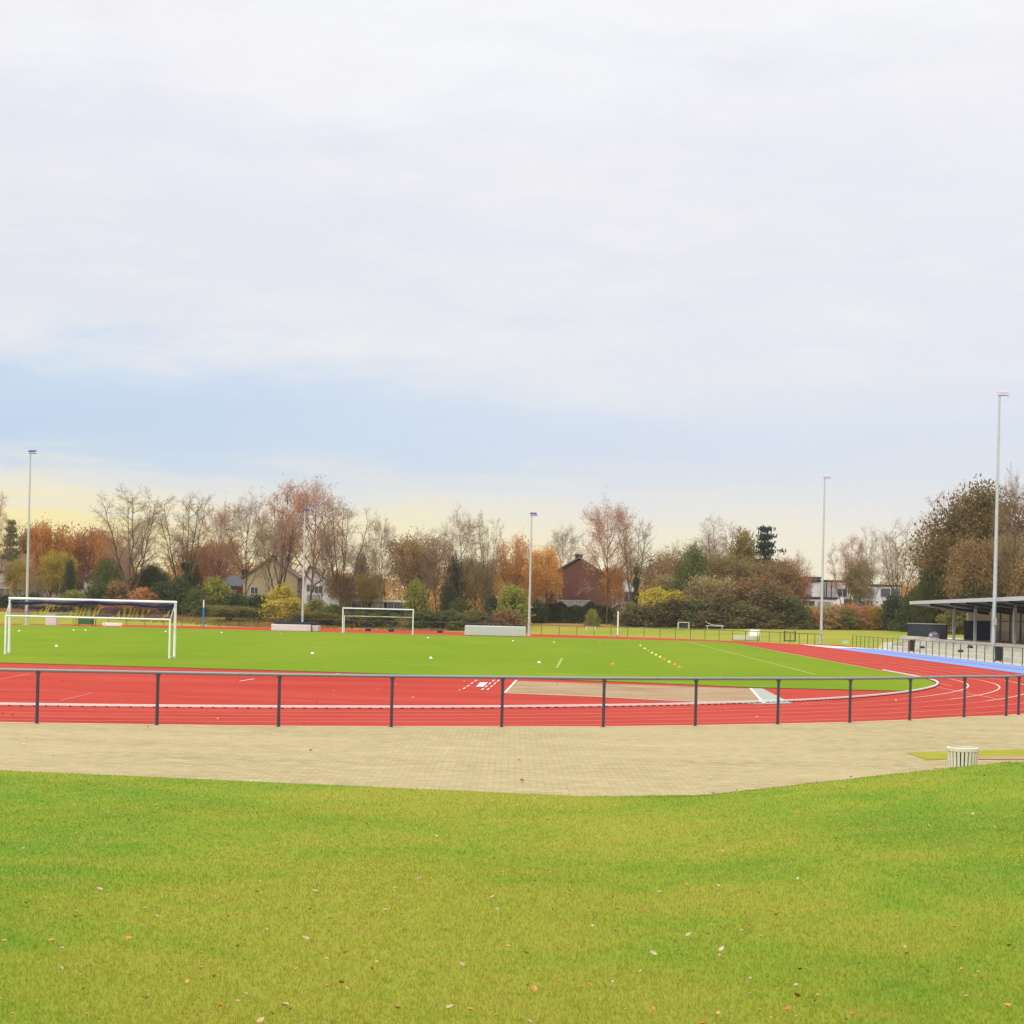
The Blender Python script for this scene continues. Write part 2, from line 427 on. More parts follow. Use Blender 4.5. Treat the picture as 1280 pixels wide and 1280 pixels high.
# lawn in the foreground
EDGE = [(-60, 32), (-30, 27.2), (-7.0, 22.9), (1.0, 21.35), (3.2, 22.1), (5, 22.6), (8, 23.3), (20, 25.5), (60, 30)]
def yedge(x): return yedge0(x)+.018*math.sin(x*7.1)+.014*math.sin(x*17.3+1)+.01*math.sin(x*41)
def yedge0(x):
    for (x0, y0), (x1, y1) in zip(EDGE, EDGE[1:]):
        if x <= x1: return y0+(y1-y0)*(x-x0)/(x1-x0)
    return EDGE[-1][1]
def lz(x, y):
    e = yedge(x)-y
    if e < 0: return .0
    t = min(1, e/22.0)
    B = .59*min(1, max(0, (x-1.1)/5.2))**1.05
    w = .03*math.sin(x*.9+.3*y)*sm(0, 3, e)*(1-t)
    lump = (.035*math.sin(x*1.3+y*.7)+.03*math.sin(y*1.1-x*.5+1))*sm(0, 4, e)*.5
    return .025+(1-t)*B*sm(0, 1.9, e)+.72*t*(1-.12*(1-t))+w*.3+lump
xs = np.concatenate([np.linspace(-60, -12, 25), np.linspace(-11.6, 12, 119), np.linspace(13, 60, 24)])
es = np.concatenate([np.linspace(0, 3, 16), np.linspace(3.25, 24, 84), np.linspace(25, 60, 12)])
vs = [(x, yedge(x)-e, lz(x, yedge(x)-e)) for e in es for x in xs]; nx = len(xs)
vs += [(x, yedge(x)+.01, -.02) for x in xs]; k0 = len(es)*nx
fs = [(j*nx+i+1, j*nx+i, (j+1)*nx+i, (j+1)*nx+i+1) for j in range(len(es)-1) for i in range(nx-1)]
fs = [f[::-1] for f in fs]
fs = [(j*nx+i, (j+1)*nx+i, (j+1)*nx+i+1, j*nx+i+1) for j in range(len(es)-1) for i in range(nx-1)]
fs += [(i, i+1, k0+i+1, k0+i) for i in range(nx-1)]
mb = MB(); mb.add(vs, fs); struct(mb.build('lawn', M['lawn'], smooth=True))
mb = MB(); mb.strip([(x, yedge(x)+.04) for x in np.linspace(-30, 2, 60)], .09, .017); struct(mb.build('soil_edge', simple('brown_soil_edge', (.26, .17, .07), 1, 0, .3, 4)))

# ------------------------------------------------------------------ grass blades and fallen leaves on the lawn
def lawn_points(n, d0, d1, power):
    """random points inside the viewed wedge; density falls with distance"""
    u = R_.rand(n)
    d = d0*(d1/d0)**u if power == 1 else d0+(d1-d0)*u
    x = (R_.rand(n)*2-1)*(.36*d+3.2)
    return x, d
def blades(n=600000):
    x, y = lawn_points(n, 5.6, 25.0, 1)
    ye = np.interp(x, [p[0] for p in EDGE], [p[1] for p in EDGE])
    k = y < ye-.01; x = x[k]; y = y[k]; n = len(x)
    z = np.array([lz(a, b_) for a, b_ in zip(x, y)])
    h = (.012+.020*R_.rand(n))*(1.05-.018*y); w = (.0016+.0012*R_.rand(n))*(y/8)**.8
    a = R_.rand(n)*2*np.pi; lean = R_.rand(n)*1.1; la = R_.rand(n)*2*np.pi
    hx = np.cos(a)*w; hy = np.sin(a)*w
    v = np.zeros((n, 3, 3))
    v[:, 0] = np.stack([x-hx, y-hy, z-.004], 1); v[:, 1] = np.stack([x+hx, y+hy, z-.004], 1)
    v[:, 2] = np.stack([x+np.cos(la)*h*lean, y+np.sin(la)*h*lean, z+h], 1)
    me = npmesh('lawn_grass', v.reshape(-1, 3), np.arange(3*n).reshape(-1, 3), M['blade'])
    o = bpy.data.objects.new('lawn_grass', me); COL.objects.link(o)
    tag(o, 'short mown green and yellowish grass of the sloping lawn', 'grass', kind='stuff')
blades()
m, nt, b = newmat('fallen_leaf')
g = nt.nodes.new('ShaderNodeNewGeometry')
c = ramp(nt, g.outputs['Random Per Island'], [(0, (.20, .09, .04)), (.2, (.50, .17, .04)), (.4, (.58, .27, .08)), (.6, (.48, .32, .15)), (.85, (.44, .34, .20)), (.99, (.54, .48, .36))])
nt.links.new(c, b.inputs['Base Color']); b.inputs['Roughness'].default_value = .6; M['fallen'] = m
def leaf_litter():
    vs = []; fs = []
    def leaf(x, y, z, s):
        a = random.random()*6.28; ca, sa = math.cos(a), math.sin(a); tx, ty = random.uniform(-.5, .5), random.uniform(-.5, .5)
        cup = random.uniform(.1, .5)
        o = [(-1, 0), (-.45, -.55), (.25, -.6), (1, 0), (.3, .6), (-.4, .5)]
        base = len(vs); vs.append((x, y, z+.012))
        for px, py in o:
            X, Y = px*s*.6, py*s*.6; Z = cup*(X*X+Y*Y)/s+tx*X+ty*Y+.01
            vs.append((x+X*ca-Y*sa, y+X*sa+Y*ca, z+max(.006, Z+.012)))
        for k in range(6): fs.append((base, base+1+k, base+1+(k+1) % 6))
    for i in range(620):
        d = 6*(24/6)**random.random(); x = random.uniform(-1, 1)*(.36*d)
        if d > yedge(x)-.1 and random.random() < .6: continue
        z = lz(x, d) if d < yedge(x) else .02
        leaf(x, d, z+.012, random.choice([.02, .024, .026, .032, .044])*(.8 if d > 12 else .9))
    for i in range(60):      # a few blown over the paving and track
        d = random.uniform(22, 60); x = random.uniform(-1, 1)*.33*d
        leaf(x, d, .02, random.uniform(.05, .09))
    mb = MB(); mb.add(vs, fs); o = mb.build('fallen_leaves', M['fallen'])
    tag(o, 'scattered tan, pale and orange fallen leaves on the lawn', 'leaves', kind='stuff')
leaf_litter()

# ------------------------------------------------------------------ sand pit, track lines
mb = MB(); mb.sheet([W(646,851.5), W(632,866.5), W(740,871), W(820,875.3), W(900,878.6), W(955,881), W(938,861)], .008); o = mb.build('sand_pit', M['sand']); struct(o)
mb = MB(); mb.sheet([W(938,860.7), W(955,880.4), W(990,879.5), W(953,861)], .012); struct(mb.build('concrete_strip', M['concretegrey']))
mb = MB(); mb.strip([W(645.5,850.8), W(631,866.8)], .07, .012, .012)
mb.strip([W(632,866.8), W(740,871.2), W(820,875.5), W(900,878.9)], .05, .012, .01); mb.strip([W(938,861), W(955,880.4)], .09, .016, .01)
struct(mb.build('sand_pit_border', M['mark']))
# lane lines
mb = MB()
for k in range(1, 6):
    r = RK+k*LW; pts = []
    pts += [A(LC+r, t) for t in (T2, T1+2)]+arcnear(r, 0, -math.pi*.62, 60)
    mb.strip(pts, .06, .006)
    pts = [A(LC+r*math.cos(a), T2+r*math.sin(a)) for a in np.linspace(0, math.pi, 40)]+[A(LC-r, t) for t in (T2, T1)]
    mb.strip(pts, .06, .006)
def q(p0, p1, w): mb.strip([W(*p0), W(*p1)], w, .007)
q((0,849), (38,842.6), .06); q((50,840.8), (88,836.5), .06); q((96,834.5), (128,829.8), .05)
q((0,862.3), (118,866), .05); q((118,866), (182,868.8), .04); q((215,870.2), (330,873.4), .04); q((330,873.4), (470,881), .035)
q((75,876), (115,866.5), .04)
struct(mb.build('lane_lines', M['markfaint']))
mb = MB()
for k in (1, 2, 3):       # brighter arcs round the end of the bend
    r = RK+k*LW; mb.strip(arcnear(r, -.02, -.55, 26), .055, .012)
mb.strip([W(860,880), W(1000,880.5), W(1040,876)], .01, .011)
def q(p0, p1, w): mb.strip([W(*p0), W(*p1)], w, .016)
q((1165,858), (1245,874), .035); q((1130,846), (1190,858), .03)
for t0 in (60, 63.5): pass
q((300,852), (318,849), .07); q((410,844.2), (424,842.4), .07)
mb.strip([A(LC+RK+.0, T2), A(LC+RK, T1+9)], .05, .012)
# take-off board marks: rows of dashes and a white plate
for x0, yb, xt in ((579, 862, 596), (602, 863, 618), (609, 863, 624)):
    for s in (0, .28, .56, .84):
        xa = x0+(xt-x0)*s; ya = yb-(yb-850.5)*s; q((xa, ya), (xa+(xt-x0)*.17, ya-(yb-850.5)*.17), .05)
mb.sheet([W(595,859), W(604,859), W(610,853.5), W(600,853.5)], .017)
struct(mb.build('track_markings', M['mark']))
# pitch lines, faint
mb = MB()
def pl(L0, t0, L1, t1): mb.strip([A(L0, t0), A(L1, t1)], .12, .034)
gl0, gl1 = T1, 164.5
pl(9.9, gl0, 9.9, gl1); pl(-53.5, gl0, -53.5, gl1); pl(-53.5, gl0, 9.9, gl0); pl(-53.5, gl1, 9.9, gl1)
pl(LC+20.2, gl0, LC+20.2, gl0+16.5); pl(LC-20.2, gl0, LC-20.2, gl0+16.5)
struct(mb.build('pitch_lines', M['chalk']))
# kerb
pts = [A(LC+RK, T1+9), A(LC+RK, T1)]+arcnear(RK, -.01, -math.pi, 90)
mb = MB(); mb.strip(pts, .06, .03, .045)
o = mb.build('track_kerb', M['kerb']); 
feet = MB()
for a in np.arange(-.03, -2.4, -.0072):
    q_ = RK+bend(a); x, y = A(LC+q_*math.cos(a), T1+q_*math.sin(a)); feet.box((x, y, .015), (.08, .05, .03), a)
tag(o, 'low white metal kerb rail along the inner edge of the track bend', 'kerb')
feet.build('kerb_feet', M['blackplastic'], o)
# blue run-up strips
mb = MB(); mb.sheet([A(25.3, 52), A(27.5, 52), A(27.5, 153), A(25.3, 151)], .004); struct(mb.build('walkway', M['concrete']))
mb = MB(); mb.sheet([A(21.35, 52), A(23.0, 52), A(23.0, 148), A(21.35, 148)], .008); struct(mb.build('light_blue_strip', M['blue1']))
mb = MB(); mb.sheet([A(23.0, 52), A(23.55, 52), A(23.55, 146), A(23.0, 146)], .008); struct(mb.build('purple_strip', M['magenta']))
mb = MB(); mb.sheet([A(23.55, 52), A(25.25, 52), A(25.25, 149), A(23.55, 149)], .008); struct(mb.build('blue_strip', M['blue2']))
mb = MB(); mb.sheet([A(21.35, 148), A(25.25, 149), A(25.25, 151), A(21.6, 165), A(21.0, 165)], .008); struct(mb.build('pale_start_strip', M['mark']))

# ------------------------------------------------------------------ barriers
def barrier(name, label, pts, h, rp, rr, cat='fence', zf=lambda x, y: 0, mid=True, topmat='railsteel', base=True):
    c = pts[len(pts)//2]; t = thing(name, label, cat, (c[0], c[1], zf(*c)))
    def loc(x, y, z): return (x-c[0], y-c[1], z-zf(*c))
    proto = None
    pm = MB()
    pm.tube((0,0,0), (0,0,h-rr*1.2), rp, n=10)
    if base: pm.box((0,0,.008), (.11,.11,.016)); pm.tube((0,0,h-.10), (0,0,h-.055), rp*1.5, n=10)
    for x, y in pts:
        if proto is None: proto = pm.build('post', M['darksteel'], t, smooth=True); o = proto
        else: o = proto.copy(); COL.objects.link(o); o.parent = t
        o.location = loc(x, y, zf(x, y))
    r = MB()
    for (x0, y0), (x1, y1) in zip(pts, pts[1:]): r.tube(loc(x0, y0, zf(x0, y0)+h-rr), loc(x1, y1, zf(x1, y1)+h-rr), rr, n=10)
    r.build('top_rail', M[topmat], t, smooth=True)
    return t, loc
allp = left_ext[::-1]+fence_pts[:11]
barrier('barrier_fence', 'dark steel pipe railing curving between paving and red track', allp+fence_pts[11:]+right_ext, 1.06, .032, .035)
# rail round the far bend
pts = []
r = RO+1.6
n = int(r*math.pi*.78/2.3)
for a in np.linspace(.10, .10+n*2.3/r, n+1): pts.append(A(LC+r*math.cos(a), T2+r*math.sin(a)))
barrier('far_railing', 'thin railing behind the far bend of the track', pts, 1.1, .03, .03, zf=lambda x, y: gz(x, y)+.04, base=False, topmat='darksteel')
pts = [A(25.45, t) for t in np.arange(62, 162, 2.3)]
barrier('stand_railing', 'dark railing of upright bars beside the blue strips, in front of the spectator stand', pts, 1.05, .028, .022, base=False, topmat='darksteel')

# ------------------------------------------------------------------ waste basket
d = 23.9; bx, by, _ = P(1203, 950, d)
t = thing('waste_basket', 'cream concrete waste basket with tapered upright slats beside the lawn', 'litter bin', (bx, by, .012))
hh, rt, rb = .57, .208, .165
k = 24
sl = MB()
for i in range(k):
    a = 2*math.pi*i/k; ca, sa = math.cos(a), math.sin(a); w = .017
    ps = []
    for r, z in ((rb, .04), (rt, hh-.05)):
        for dr in (-.012, .012):
            for dw in (-w, w): ps.append(((r+dr)*ca-dw*sa, (r+dr)*sa+dw*ca, z))
    sl.add(ps, [(0,2,3,1), (4,5,7,6), (0,1,5,4), (2,6,7,3), (0,4,6,2), (1,3,7,5)])
sl.build('slats', M['binstone'], t)
mb = MB(); mb.lathe((0,0,0), [(rt-.02,hh-.055), (rt+.018,hh-.055), (rt+.022,hh-.01), (rt+.012,hh), (rt-.015,hh), (rt-.02,hh-.055)], 32); mb.build('top_ring', M['binstone'], t, smooth=True)
mb = MB(); mb.lathe((0,0,0), [(0,0), (rb+.02,0), (rb+.02,.045), (rb-.01,.05), (0,.05)], 32); mb.build('base_ring', M['binstone'], t, smooth=True)
mb = MB(); mb.lathe((0,0,0), [(0,.05), (rb-.035,.05), (rt-.035,hh-.07), (rt-.045,hh-.07), (rb-.045,.07), (0,.07)], 28); mb.build('liner', simple('grey_green_liner', (.10,.12,.07), .6), t, smooth=True)

# ------------------------------------------------------------------ goals
def goal(label, d, xl, xr, front_low, wpx, net):
    x0 = P(xl, 790, d)[0]; x1 = P(xr, 790, d)[0]; w = x1-x0
    t = thing('football_goal', label, 'goal', ((x0+x1)/2, d, .03), -PH*.5, 'football goals')
    sgn = -1 if front_low else 1; dep = .7*sgn; r = .06; hw = w/2; lowh = 1.68
    for s in (-1, 1): MB().tube((s*hw,0,0), (s*hw,0,2.44-r), r, n=12).build('goal_post', M['white'], t, smooth=True)
    MB().tube((-hw-r,0,2.44), (hw+r,0,2.44), r, n=12).build('crossbar', M['white'], t, smooth=True)
    lo = MB(); lw = hw-.06
    lo.tube((-lw,dep,lowh), (lw,dep,lowh), .04, n=10)
    for s in (-1, 1): lo.tube((s*lw,dep,0), (s*lw,dep,lowh+.035), .045, n=10)
    lo.build('rear_frame', M['white'], t, smooth=True)
    for s in (-1, 1):
        MB().tube((s*hw,0,.06), (s*lw,dep,.06), .025, n=8).build('ground_bar', M['galv'], t, smooth=True)
        MB().tube((s*hw,0,2.40), (s*lw,dep,lowh), .018, n=8).build('side_stay', M['galv'], t, smooth=True)
    # net gathered behind the crossbar and sloping to the rear frame
    nn = MB(); nys = [MB() for _ in range(4)]; nx = 74; nz = 9
    def pt(i, j):
        u = i/nx; v = j/nz; sag = -.10*math.sin(math.pi*v)*(1+.6*math.sin(u*17)+.4*math.sin(u*41))
        edge = 1-v
        return (-hw+.05+(w-.1)*u+.05*math.sin(u*60+v*3), dep*(v*.97+.03), 2.36-(2.36-lowh)*v+sag)
    yw = [(.12, .24), (.32, .52), (.62, .80), (.9, .96)]
    for i in range(nx):
        for j in range(nz):
            a = pt(i, j); b = pt(i+1, j+1); c = pt(i, j+1); e = pt(i+1, j)
            u = i/nx; hit = [n_ for n_, (p, q_) in enumerate(yw) if p+.10*(1-j/nz) < u < q_+.10*(1-j/nz)-.02 and j >= 2]; yel = bool(hit) and i % 2 == 0
            tgt = nys[hit[0]] if yel else nn; rr = .012 if yel else .0045
            tgt.tube(c, e, rr, n=3, caps=False)
            if not hit: nn.tube(a, b, .0045, n=3, caps=False)
    # the thick gathered roll under the bar
    for i in range(60):
        u0, u1 = i/60, (i+1)/60
        def rp(u): return (-hw+.08+(w-.16)*u, sgn*.11, 2.30-.035*math.sin(u*9)-.03*math.sin(u*23))
        nn.tube(rp(u0), rp(u1), .055+.03*abs(math.sin(u0*14)), .055+.03*abs(math.sin(u1*14)), n=6, caps=False)
    nn.build('net', M['netnavy'], t); [m_.build('yellow_net', M['netyellow'], t) for m_ in nys if m_.v]
    return t
goal('white football goal nearest the camera with navy and yellow net rolled up', 73.5, 11, 219, True, 208, True)
goal('distant white football goal standing at the far end of the pitch', 164.5, 428, 516, False, 88, True)

# ------------------------------------------------------------------ floodlight masts
def mast(label, px, py, d, zb, top_px, top_y, kind='dark'):
    x, y, _ = P(px, py, d); xt, _, zt = P(top_px, top_y, d)
    h = zt-zb; s = F/d
    t = thing('floodlight_mast', label, 'floodlight', (x, y, zb), 0, 'floodlight masts')
    r0, r1 = .145, .07
    MB().tube((0,0,0), (0,0,h-.1), r0, r1, n=14).build('pole', M['galv'], t, smooth=True)
    m_ = M['lampdark'] if kind == 'dark' else M['lamppale']
    MB().box((0,0,.03), (.6,.6,.06)).build('base_plate', M['galv'], t)
    MB().tube((-.15,0,h-.12), (.62,0,h-.12), .035, n=8).build('cross_arm', m_, t)
    for sx in (0, .36):
        lb = MB(); lb.add([(sx-.19,-.30,h-.04), (sx+.19,-.30,h-.04), (sx+.19,.26,h+.12), (sx-.19,.26,h+.12), (sx-.14,-.26,h+.10), (sx+.14,-.26,h+.10), (sx+.14,.2,h+.24), (sx-.14,.2,h+.24)],
               [(3,2,1,0), (4,5,6,7), (0,1,5,4), (1,2,6,5), (2,3,7,6), (3,0,4,7)])
        lb.build('lamp_head', m_, t, bevel=.03)
    MB().box((0,-.2,1.6), (.22,.14,.5)).build('control_box', M['galv'], t, bevel=.01)
    return t
mast('pale floodlight mast at far left behind the near goal', 33, 778, 168, 0, 35, 565)
mast('floodlight mast rising behind the pale covered mat left of the far goal', 378, 779, 205, 0, 377, 637)
mast('floodlight mast just right of the long grey cover', 661, 796, 178, 0, 667, 643)
mast('tall slim mast beside the blue strip end with pale lamps', 1026, 805.5, 171, 0, 1033, 596, 'pale')
mast('tallest floodlight mast at right standing before the covered stand', 1242, 806, 113, .98, 1249, 492, 'pale')

# ------------------------------------------------------------------ mat covers and small kit in the stadium
def gbox(name, label, cat, x0, y0, x1, y1, d, depth, mats, lid=None, group=None, zb=0):
    X0, _, Z1 = P(x0, y0, d); X1, _, _ = P(x1, y1, d); Z0 = zb
    w = X1-X0; h = Z1-Z0
    t = thing(name, label, cat, ((X0+X1)/2, d+depth/2, Z0), 0, group)
    return t, w, h
t, w, h = gbox('mat_cover', 'long light grey wheeled metal cover over a landing mat', 'cover', 581, 782, 657, 797, 167, 3.2, None)
b_ = MB(); hp = h*.96
b_.add([(-w/2,-1.6,.08),(w/2,-1.6,.08),(w/2,1.6,.08),(-w/2,1.6,.08),(-w/2,-1.6,h),(w/2,-1.6,h),(w/2,1.6,h*1.02),(-w/2,1.6,h*1.02)], [(3,2,1,0),(4,5,6,7),(0,1,5,4),(1,2,6,5),(2,3,7,6),(3,0,4,7)])
b_.build('cover_shell', M['cover'], t, bevel=.04)
rb_ = MB()
for k in range(1, 8): rb_.box((-w/2+w*k/8, -1.615, h*.52), (.05, .03, h*.84))
rb_.build('panel_seams', M['galv'], t)
for sx in (-w*.4, w*.4): MB().tube((sx,-1.5,.09), (sx,-1.42,.09), .09, n=12).build('wheel', M['blackplastic'], t)
t, w, h = gbox('mat_cover', 'low pale covered landing mat with dark top left of the far goal', 'cover', 339, 780, 397, 790, 171, 2.6, None)
MB().box((-w*.075,0,h*.5), (w*.85,2.6,h)).build('mat_body', M['coverwhite'], t, bevel=.06)
MB().box((w*.43,.2,h*.48), (w*.14,2.2,h*.9)).build('end_block', M['cover'], t, bevel=.05)
MB().box((0,.2,h+.14), (w*.9,2.1,.26)).build('dark_top', M['slatepanel'], t, bevel=.06)
# kit seen through the near goal
for name, label, cat, a, d, dep, mt in (
    ('equipment_box', 'upright whitish equipment box near the left mast', 'box', (57,768,70,781), 172, .8, 'coverwhite'),
    ('equipment_cage', 'dark green equipment trolley behind the near goal', 'trolley', (95,771,116,782), 172, 1.2, 'green'),
    ('low_board', 'low white board seen through the middle of the near goal', 'board', (128,777.5,152,783.5), 171, .3, 'white')):
    t, w, h = gbox(name, label, cat, *a, d, dep, None)
    if name == 'equipment_cage':
        MB().box((0,0,h*.55), (w*.8,dep,h*.7)).build('padding', M[mt], t, bevel=.04)
        f = MB()
        for sx in (-w/2, w/2):
            for sy in (-dep/2, dep/2): f.tube((sx,sy,0), (sx,sy,h), .04)
        for sy in (-dep/2, dep/2): f.tube((-w/2,sy,h), (w/2,sy,h), .04)
        f.build('frame', M['darksteel'], t)
    elif name == 'equipment_box':
        MB().box((0,0,h*.5), (w,dep,h)).build('body', M[mt], t, bevel=.03); MB().box((0,0,h+.03), (w*1.05,dep*1.05,.06)).build('lid', M['galv'], t)
    else:
        MB().box((0,0,h*.6), (w,.05,h*.7)).build('panel', M[mt], t); [MB().box((sx,.1,h*.4), (.06,.3,h*.8)).build('foot', M['galv'], t) for sx in (-w*.4, w*.4)]
# blue and white pole
x, y, z = P(254, 780, 178)
t = thing('goal_pole', 'slender blue pole with white tip left of the covered mats', 'pole', (x, y, 0))
MB().tube((0,0,0), (0,0,2.2), .07).build('shaft', M['bluepaint'], t, smooth=True); MB().tube((0,0,2.2), (0,0,3.0), .07).build('tip', M['white'], t, smooth=True)
MB().lathe((0,0,0), [(0,0), (.25,0), (.25,.04), (.08,.1), (0,.1)]).build('base', M['darksteel'], t)
x, y, z = P(772, 797, 196)
t = thing('marker_pole', 'cream upright post standing at the far track edge near the brick house', 'pole', (x, y, 0))
MB().tube((0,0,0), (0,0,2.9), .085).build('shaft', M['white'], t, smooth=True); MB().lathe((0,0,0), [(0,0), (.2,0), (.2,.05), (0,.08)]).build('base', M['darksteel'], t)
def minigoal(label, xa, xb, ytop, d, teal):
    X0, _, Z = P(xa, ytop, d); X1 = P(xb, ytop, d)[0]; xm = (X0+X1)/2; w = X1-X0; zb = gz(xm, d)
    h = Z-zb; t = thing('training_goal', label, 'goal', (xm, d, zb)); hw = w/2
    f = MB()
    for s in (-1, 1): f.tube((s*hw,0,0), (s*hw,0,h), .05); f.tube((s*hw,0,h), (s*hw,.8,0), .03); 
    f.tube((-hw,0,h), (hw,0,h), .055); f.tube((-hw,.8,.03), (hw,.8,.03), .03)
    f.build('frame', M['white'] if not teal else M['galv'], t)
    if teal:
        for s in (-.55, .55): MB().box((s*hw,.06,h*.45), (.6,.25,h*.62)).build('pad', M['teal'], t, bevel=.04)
    n_ = MB()
    for i in range(9):
        u = -hw+w*i/8; n_.tube((u,0,h), (u,.8,.03), .008, n=3, caps=False)
    for j in range(1, 5): n_.tube((-hw,.8*j/5,h*(1-j/5)), (hw,.8*j/5,h*(1-j/5)), .008, n=3, caps=False)
    n_.build('net', M['coverwhite'], t)
minigoal('small narrow white training goal on the grass beyond the track', 733, 744, 783, 209, False)
minigoal('small grey training goal with two teal pads', 800, 828, 787.5, 211, True)
x, y, z = P(854, 795, 207)
t = thing('equipment_box', 'small whitish crate with a black opening beyond the far rail', 'box', (x, y, gz(x, y)))
fr = MB()
for c, dd in (((0,0,.05),(1.4,.7,.1)), ((0,0,.9),(1.4,.7,.1)), ((-.65,0,.48),(.1,.7,.8)), ((.65,0,.48),(.1,.7,.8))): fr.box(c, dd)
fr.build('frame', M['tan'] if 'tan' in M else M['concrete'], t); MB().box((-.1,.05,.5), (.6,.5,.6)).build('contents', M['blackplastic'], t)
x, y, z = P(893, 796, 206)
t = thing('bench', 'low pale bench with curved back rail beyond the far bend', 'bench', (x, y, gz(x, y)))
s_ = MB(); s_.box((0,0,.45), (2.2,.4,.06)); s_.build('seat', M['coverwhite'], t)
b_ = MB(); pp = [(-1.1+.22*i, .3, .5+.5*math.exp(-i*.45)) for i in range(11)]
for a_, c_ in zip(pp, pp[1:]): b_.tube(a_, c_, .03)
b_.build('back_rail', M['coverwhite'], t)
for s in (-.9, .9): MB().box((s,0,.21), (.08,.35,.42)).build('leg', M['galv'], t)
# timekeepers' stand: white sloped panel over a low grey base
x, y, z = P(940, 803, 184); s = F/184
t = thing('timing_stand', 'white stepped judges stand with sloping panel at the far track edge', 'stand', (x, y, 0))
MB().box((-.9,0,.3), (2.4,1.2,.45)).build('base', M['concrete'], t, bevel=.02)
pn = MB()
for k in range(5): pn.box((.15+.04*k,-.35+.18*k,.55+.15*k), (1.05,.2,.13))
pn.build('steps', M['white'], t)
sd = MB()
for sx in (-.42, .82): sd.add([(sx,-.5,.05),(sx,.55,.05),(sx,.55,1.3),(sx,.35,1.3),(sx+.04,-.5,.05),(sx+.04,.55,.05),(sx+.04,.55,1.3),(sx+.04,.35,1.3)], [(0,1,2,3),(7,6,5,4),(0,4,5,1),(1,5,6,2),(2,6,7,3),(3,7,4,0)])
sd.build('side_panel', M['cover'], t)
# black hurdle-like gate frame
x, y, z = P(987, 806, 180)
t = thing('gate_frame', 'dark square frame gate standing at the outer track edge', 'gate', (x, y, 0))
f = MB()
for s in (-.58, .58): f.box((s,0,.6), (.13,.1,1.2))
f.box((0,0,.12), (1.1,.08,.1)); f.box((0,0,1.08), (1.1,.06,.05)); f.build('frame', M['darksteel'], t)
n_ = MB()
for i in range(8): n_.tube((-.5+i/7,0,.15), (-.5+i/7,0,1.06), .008, n=3)
n_.build('infill_bars', M['darksteel'], t)
# small green sign by the rail
x, y, z = P(1057, 805, 168)
t = thing('trackside_sign', 'tiny pale green board at the foot of the stand railing', 'sign', (x, y, 0))
MB().box((0,0,.28), (.6,.05,.3)).build('panel', simple('pale_green_board', (.40,.62,.42), .6), t)
for s in (-.22, .22): MB().box((s,.04,.1), (.05,.05,.2)).build('leg', M['galv'], t)

# ------------------------------------------------------------------ marker cones
def cone_proto(mat, name='marker_cone'):
    t = bpy.data.objects.new(name, None); COL.objects.link(t)
    MB().lathe((0,0,0), [(.17,0), (.17,.015), (.13,.03), (.055,.17), (.05,.22), (.035,.22), (.04,.16)], 16).build('shell', mat, t, smooth=True)
    MB().lathe((0,0,0), [(0,.004), (.16,.004), (.19,.008), (.19,.014), (.16,.016)], 12).build('rim', mat, t)
    return t
pro = {}
def cone(px, py, col, label, sc=1.0, group='marker cones on the pitch'):
    x, y = W(px, py, .03)
    if col not in pro: pro[col] = cone_proto(M['cone_'+col]); o = pro[col]
    else: o = copy_tree(pro[col])
    o.location = (x, y, .032); o.scale = (sc*.62, sc*.62, sc*.4); tag(o, label, 'cone', group)
line = [(800.5,807,'y'), (806,811,'y'), (811,814,'o'), (815,816.5,'y'), (820,819,'y'), (825,821.7,'y'), (830.5,824.5,'o'), (836.5,827.8,'y'), (843.5,831,'o'), (849,834.3,'o')]
ordn = ['farthest', 'second', 'third', 'fourth', 'fifth', 'sixth', 'seventh', 'eighth', 'ninth', 'nearest']
cn = {'y': 'pale yellow', 'o': 'orange', 'w': 'white'}
for (x, y, c), o in zip(line, ordn):
    cone(x, y, c, '%s marker cone, %s in the slanting row' % (cn[c], o if o in ('farthest', 'nearest') else o+' from the far end'))
for x, y, c, l in [(766,830.5,'o','lone orange marker cone left of the slanting cone row'), (674,828.5,'w','lone white marker cone above the left end of the sand pit'),
    (538.5,823,'w','lone white marker cone left of the take-off marks'), (390.5,817,'w','lone white marker cone below the far goal left post'),
    (70.5,808,'w','white marker cone on the grass inside the view through the near goal'), (24,789,'w','tiny yellowish cone by the near goal left post'),
    (92,788,'w','tiny white cone below the green trolley'), (107,788,'w','second tiny white cone below the green trolley, on the right'),
    (207,789.5,'w','tiny white cone by the near goal right post'), (750,803,'o','tiny orange cone close to the cream upright post'),
    (692.5,803,'y','tiny yellow cone right of the mast beside the grey cover'), (641,801.5,'w','tiny white cone in front of the long grey cover'),
    (535,797.5,'w','tiny white cone right of the far goal'), (277,791,'w','tiny white cone right of the blue pole'), (351,792.5,'o','tiny orange cone before the pale covered mat')]:
    cone(x, y, c, l)
# black kit left on the far track
for i, (px, l) in enumerate(((460,'small black bag on the far track inside the far goal view'), (489,'small black bag on the far track behind the far goal, on the right'), (550,'small black bag on the far track between far goal and grey cover'))):
    x, y, _ = P(px, 789, 186)
    mb = MB(); mb.lathe((0,0,0), [(0,0), (.28,0), (.34,.12), (.3,.3), (.18,.42), (0,.45)], 10); o = mb.build('kit_bag', M['blackplastic'], smooth=True)
    o.location = (x, y, 0); tag(o, l, 'bag', 'black bags on the far track')

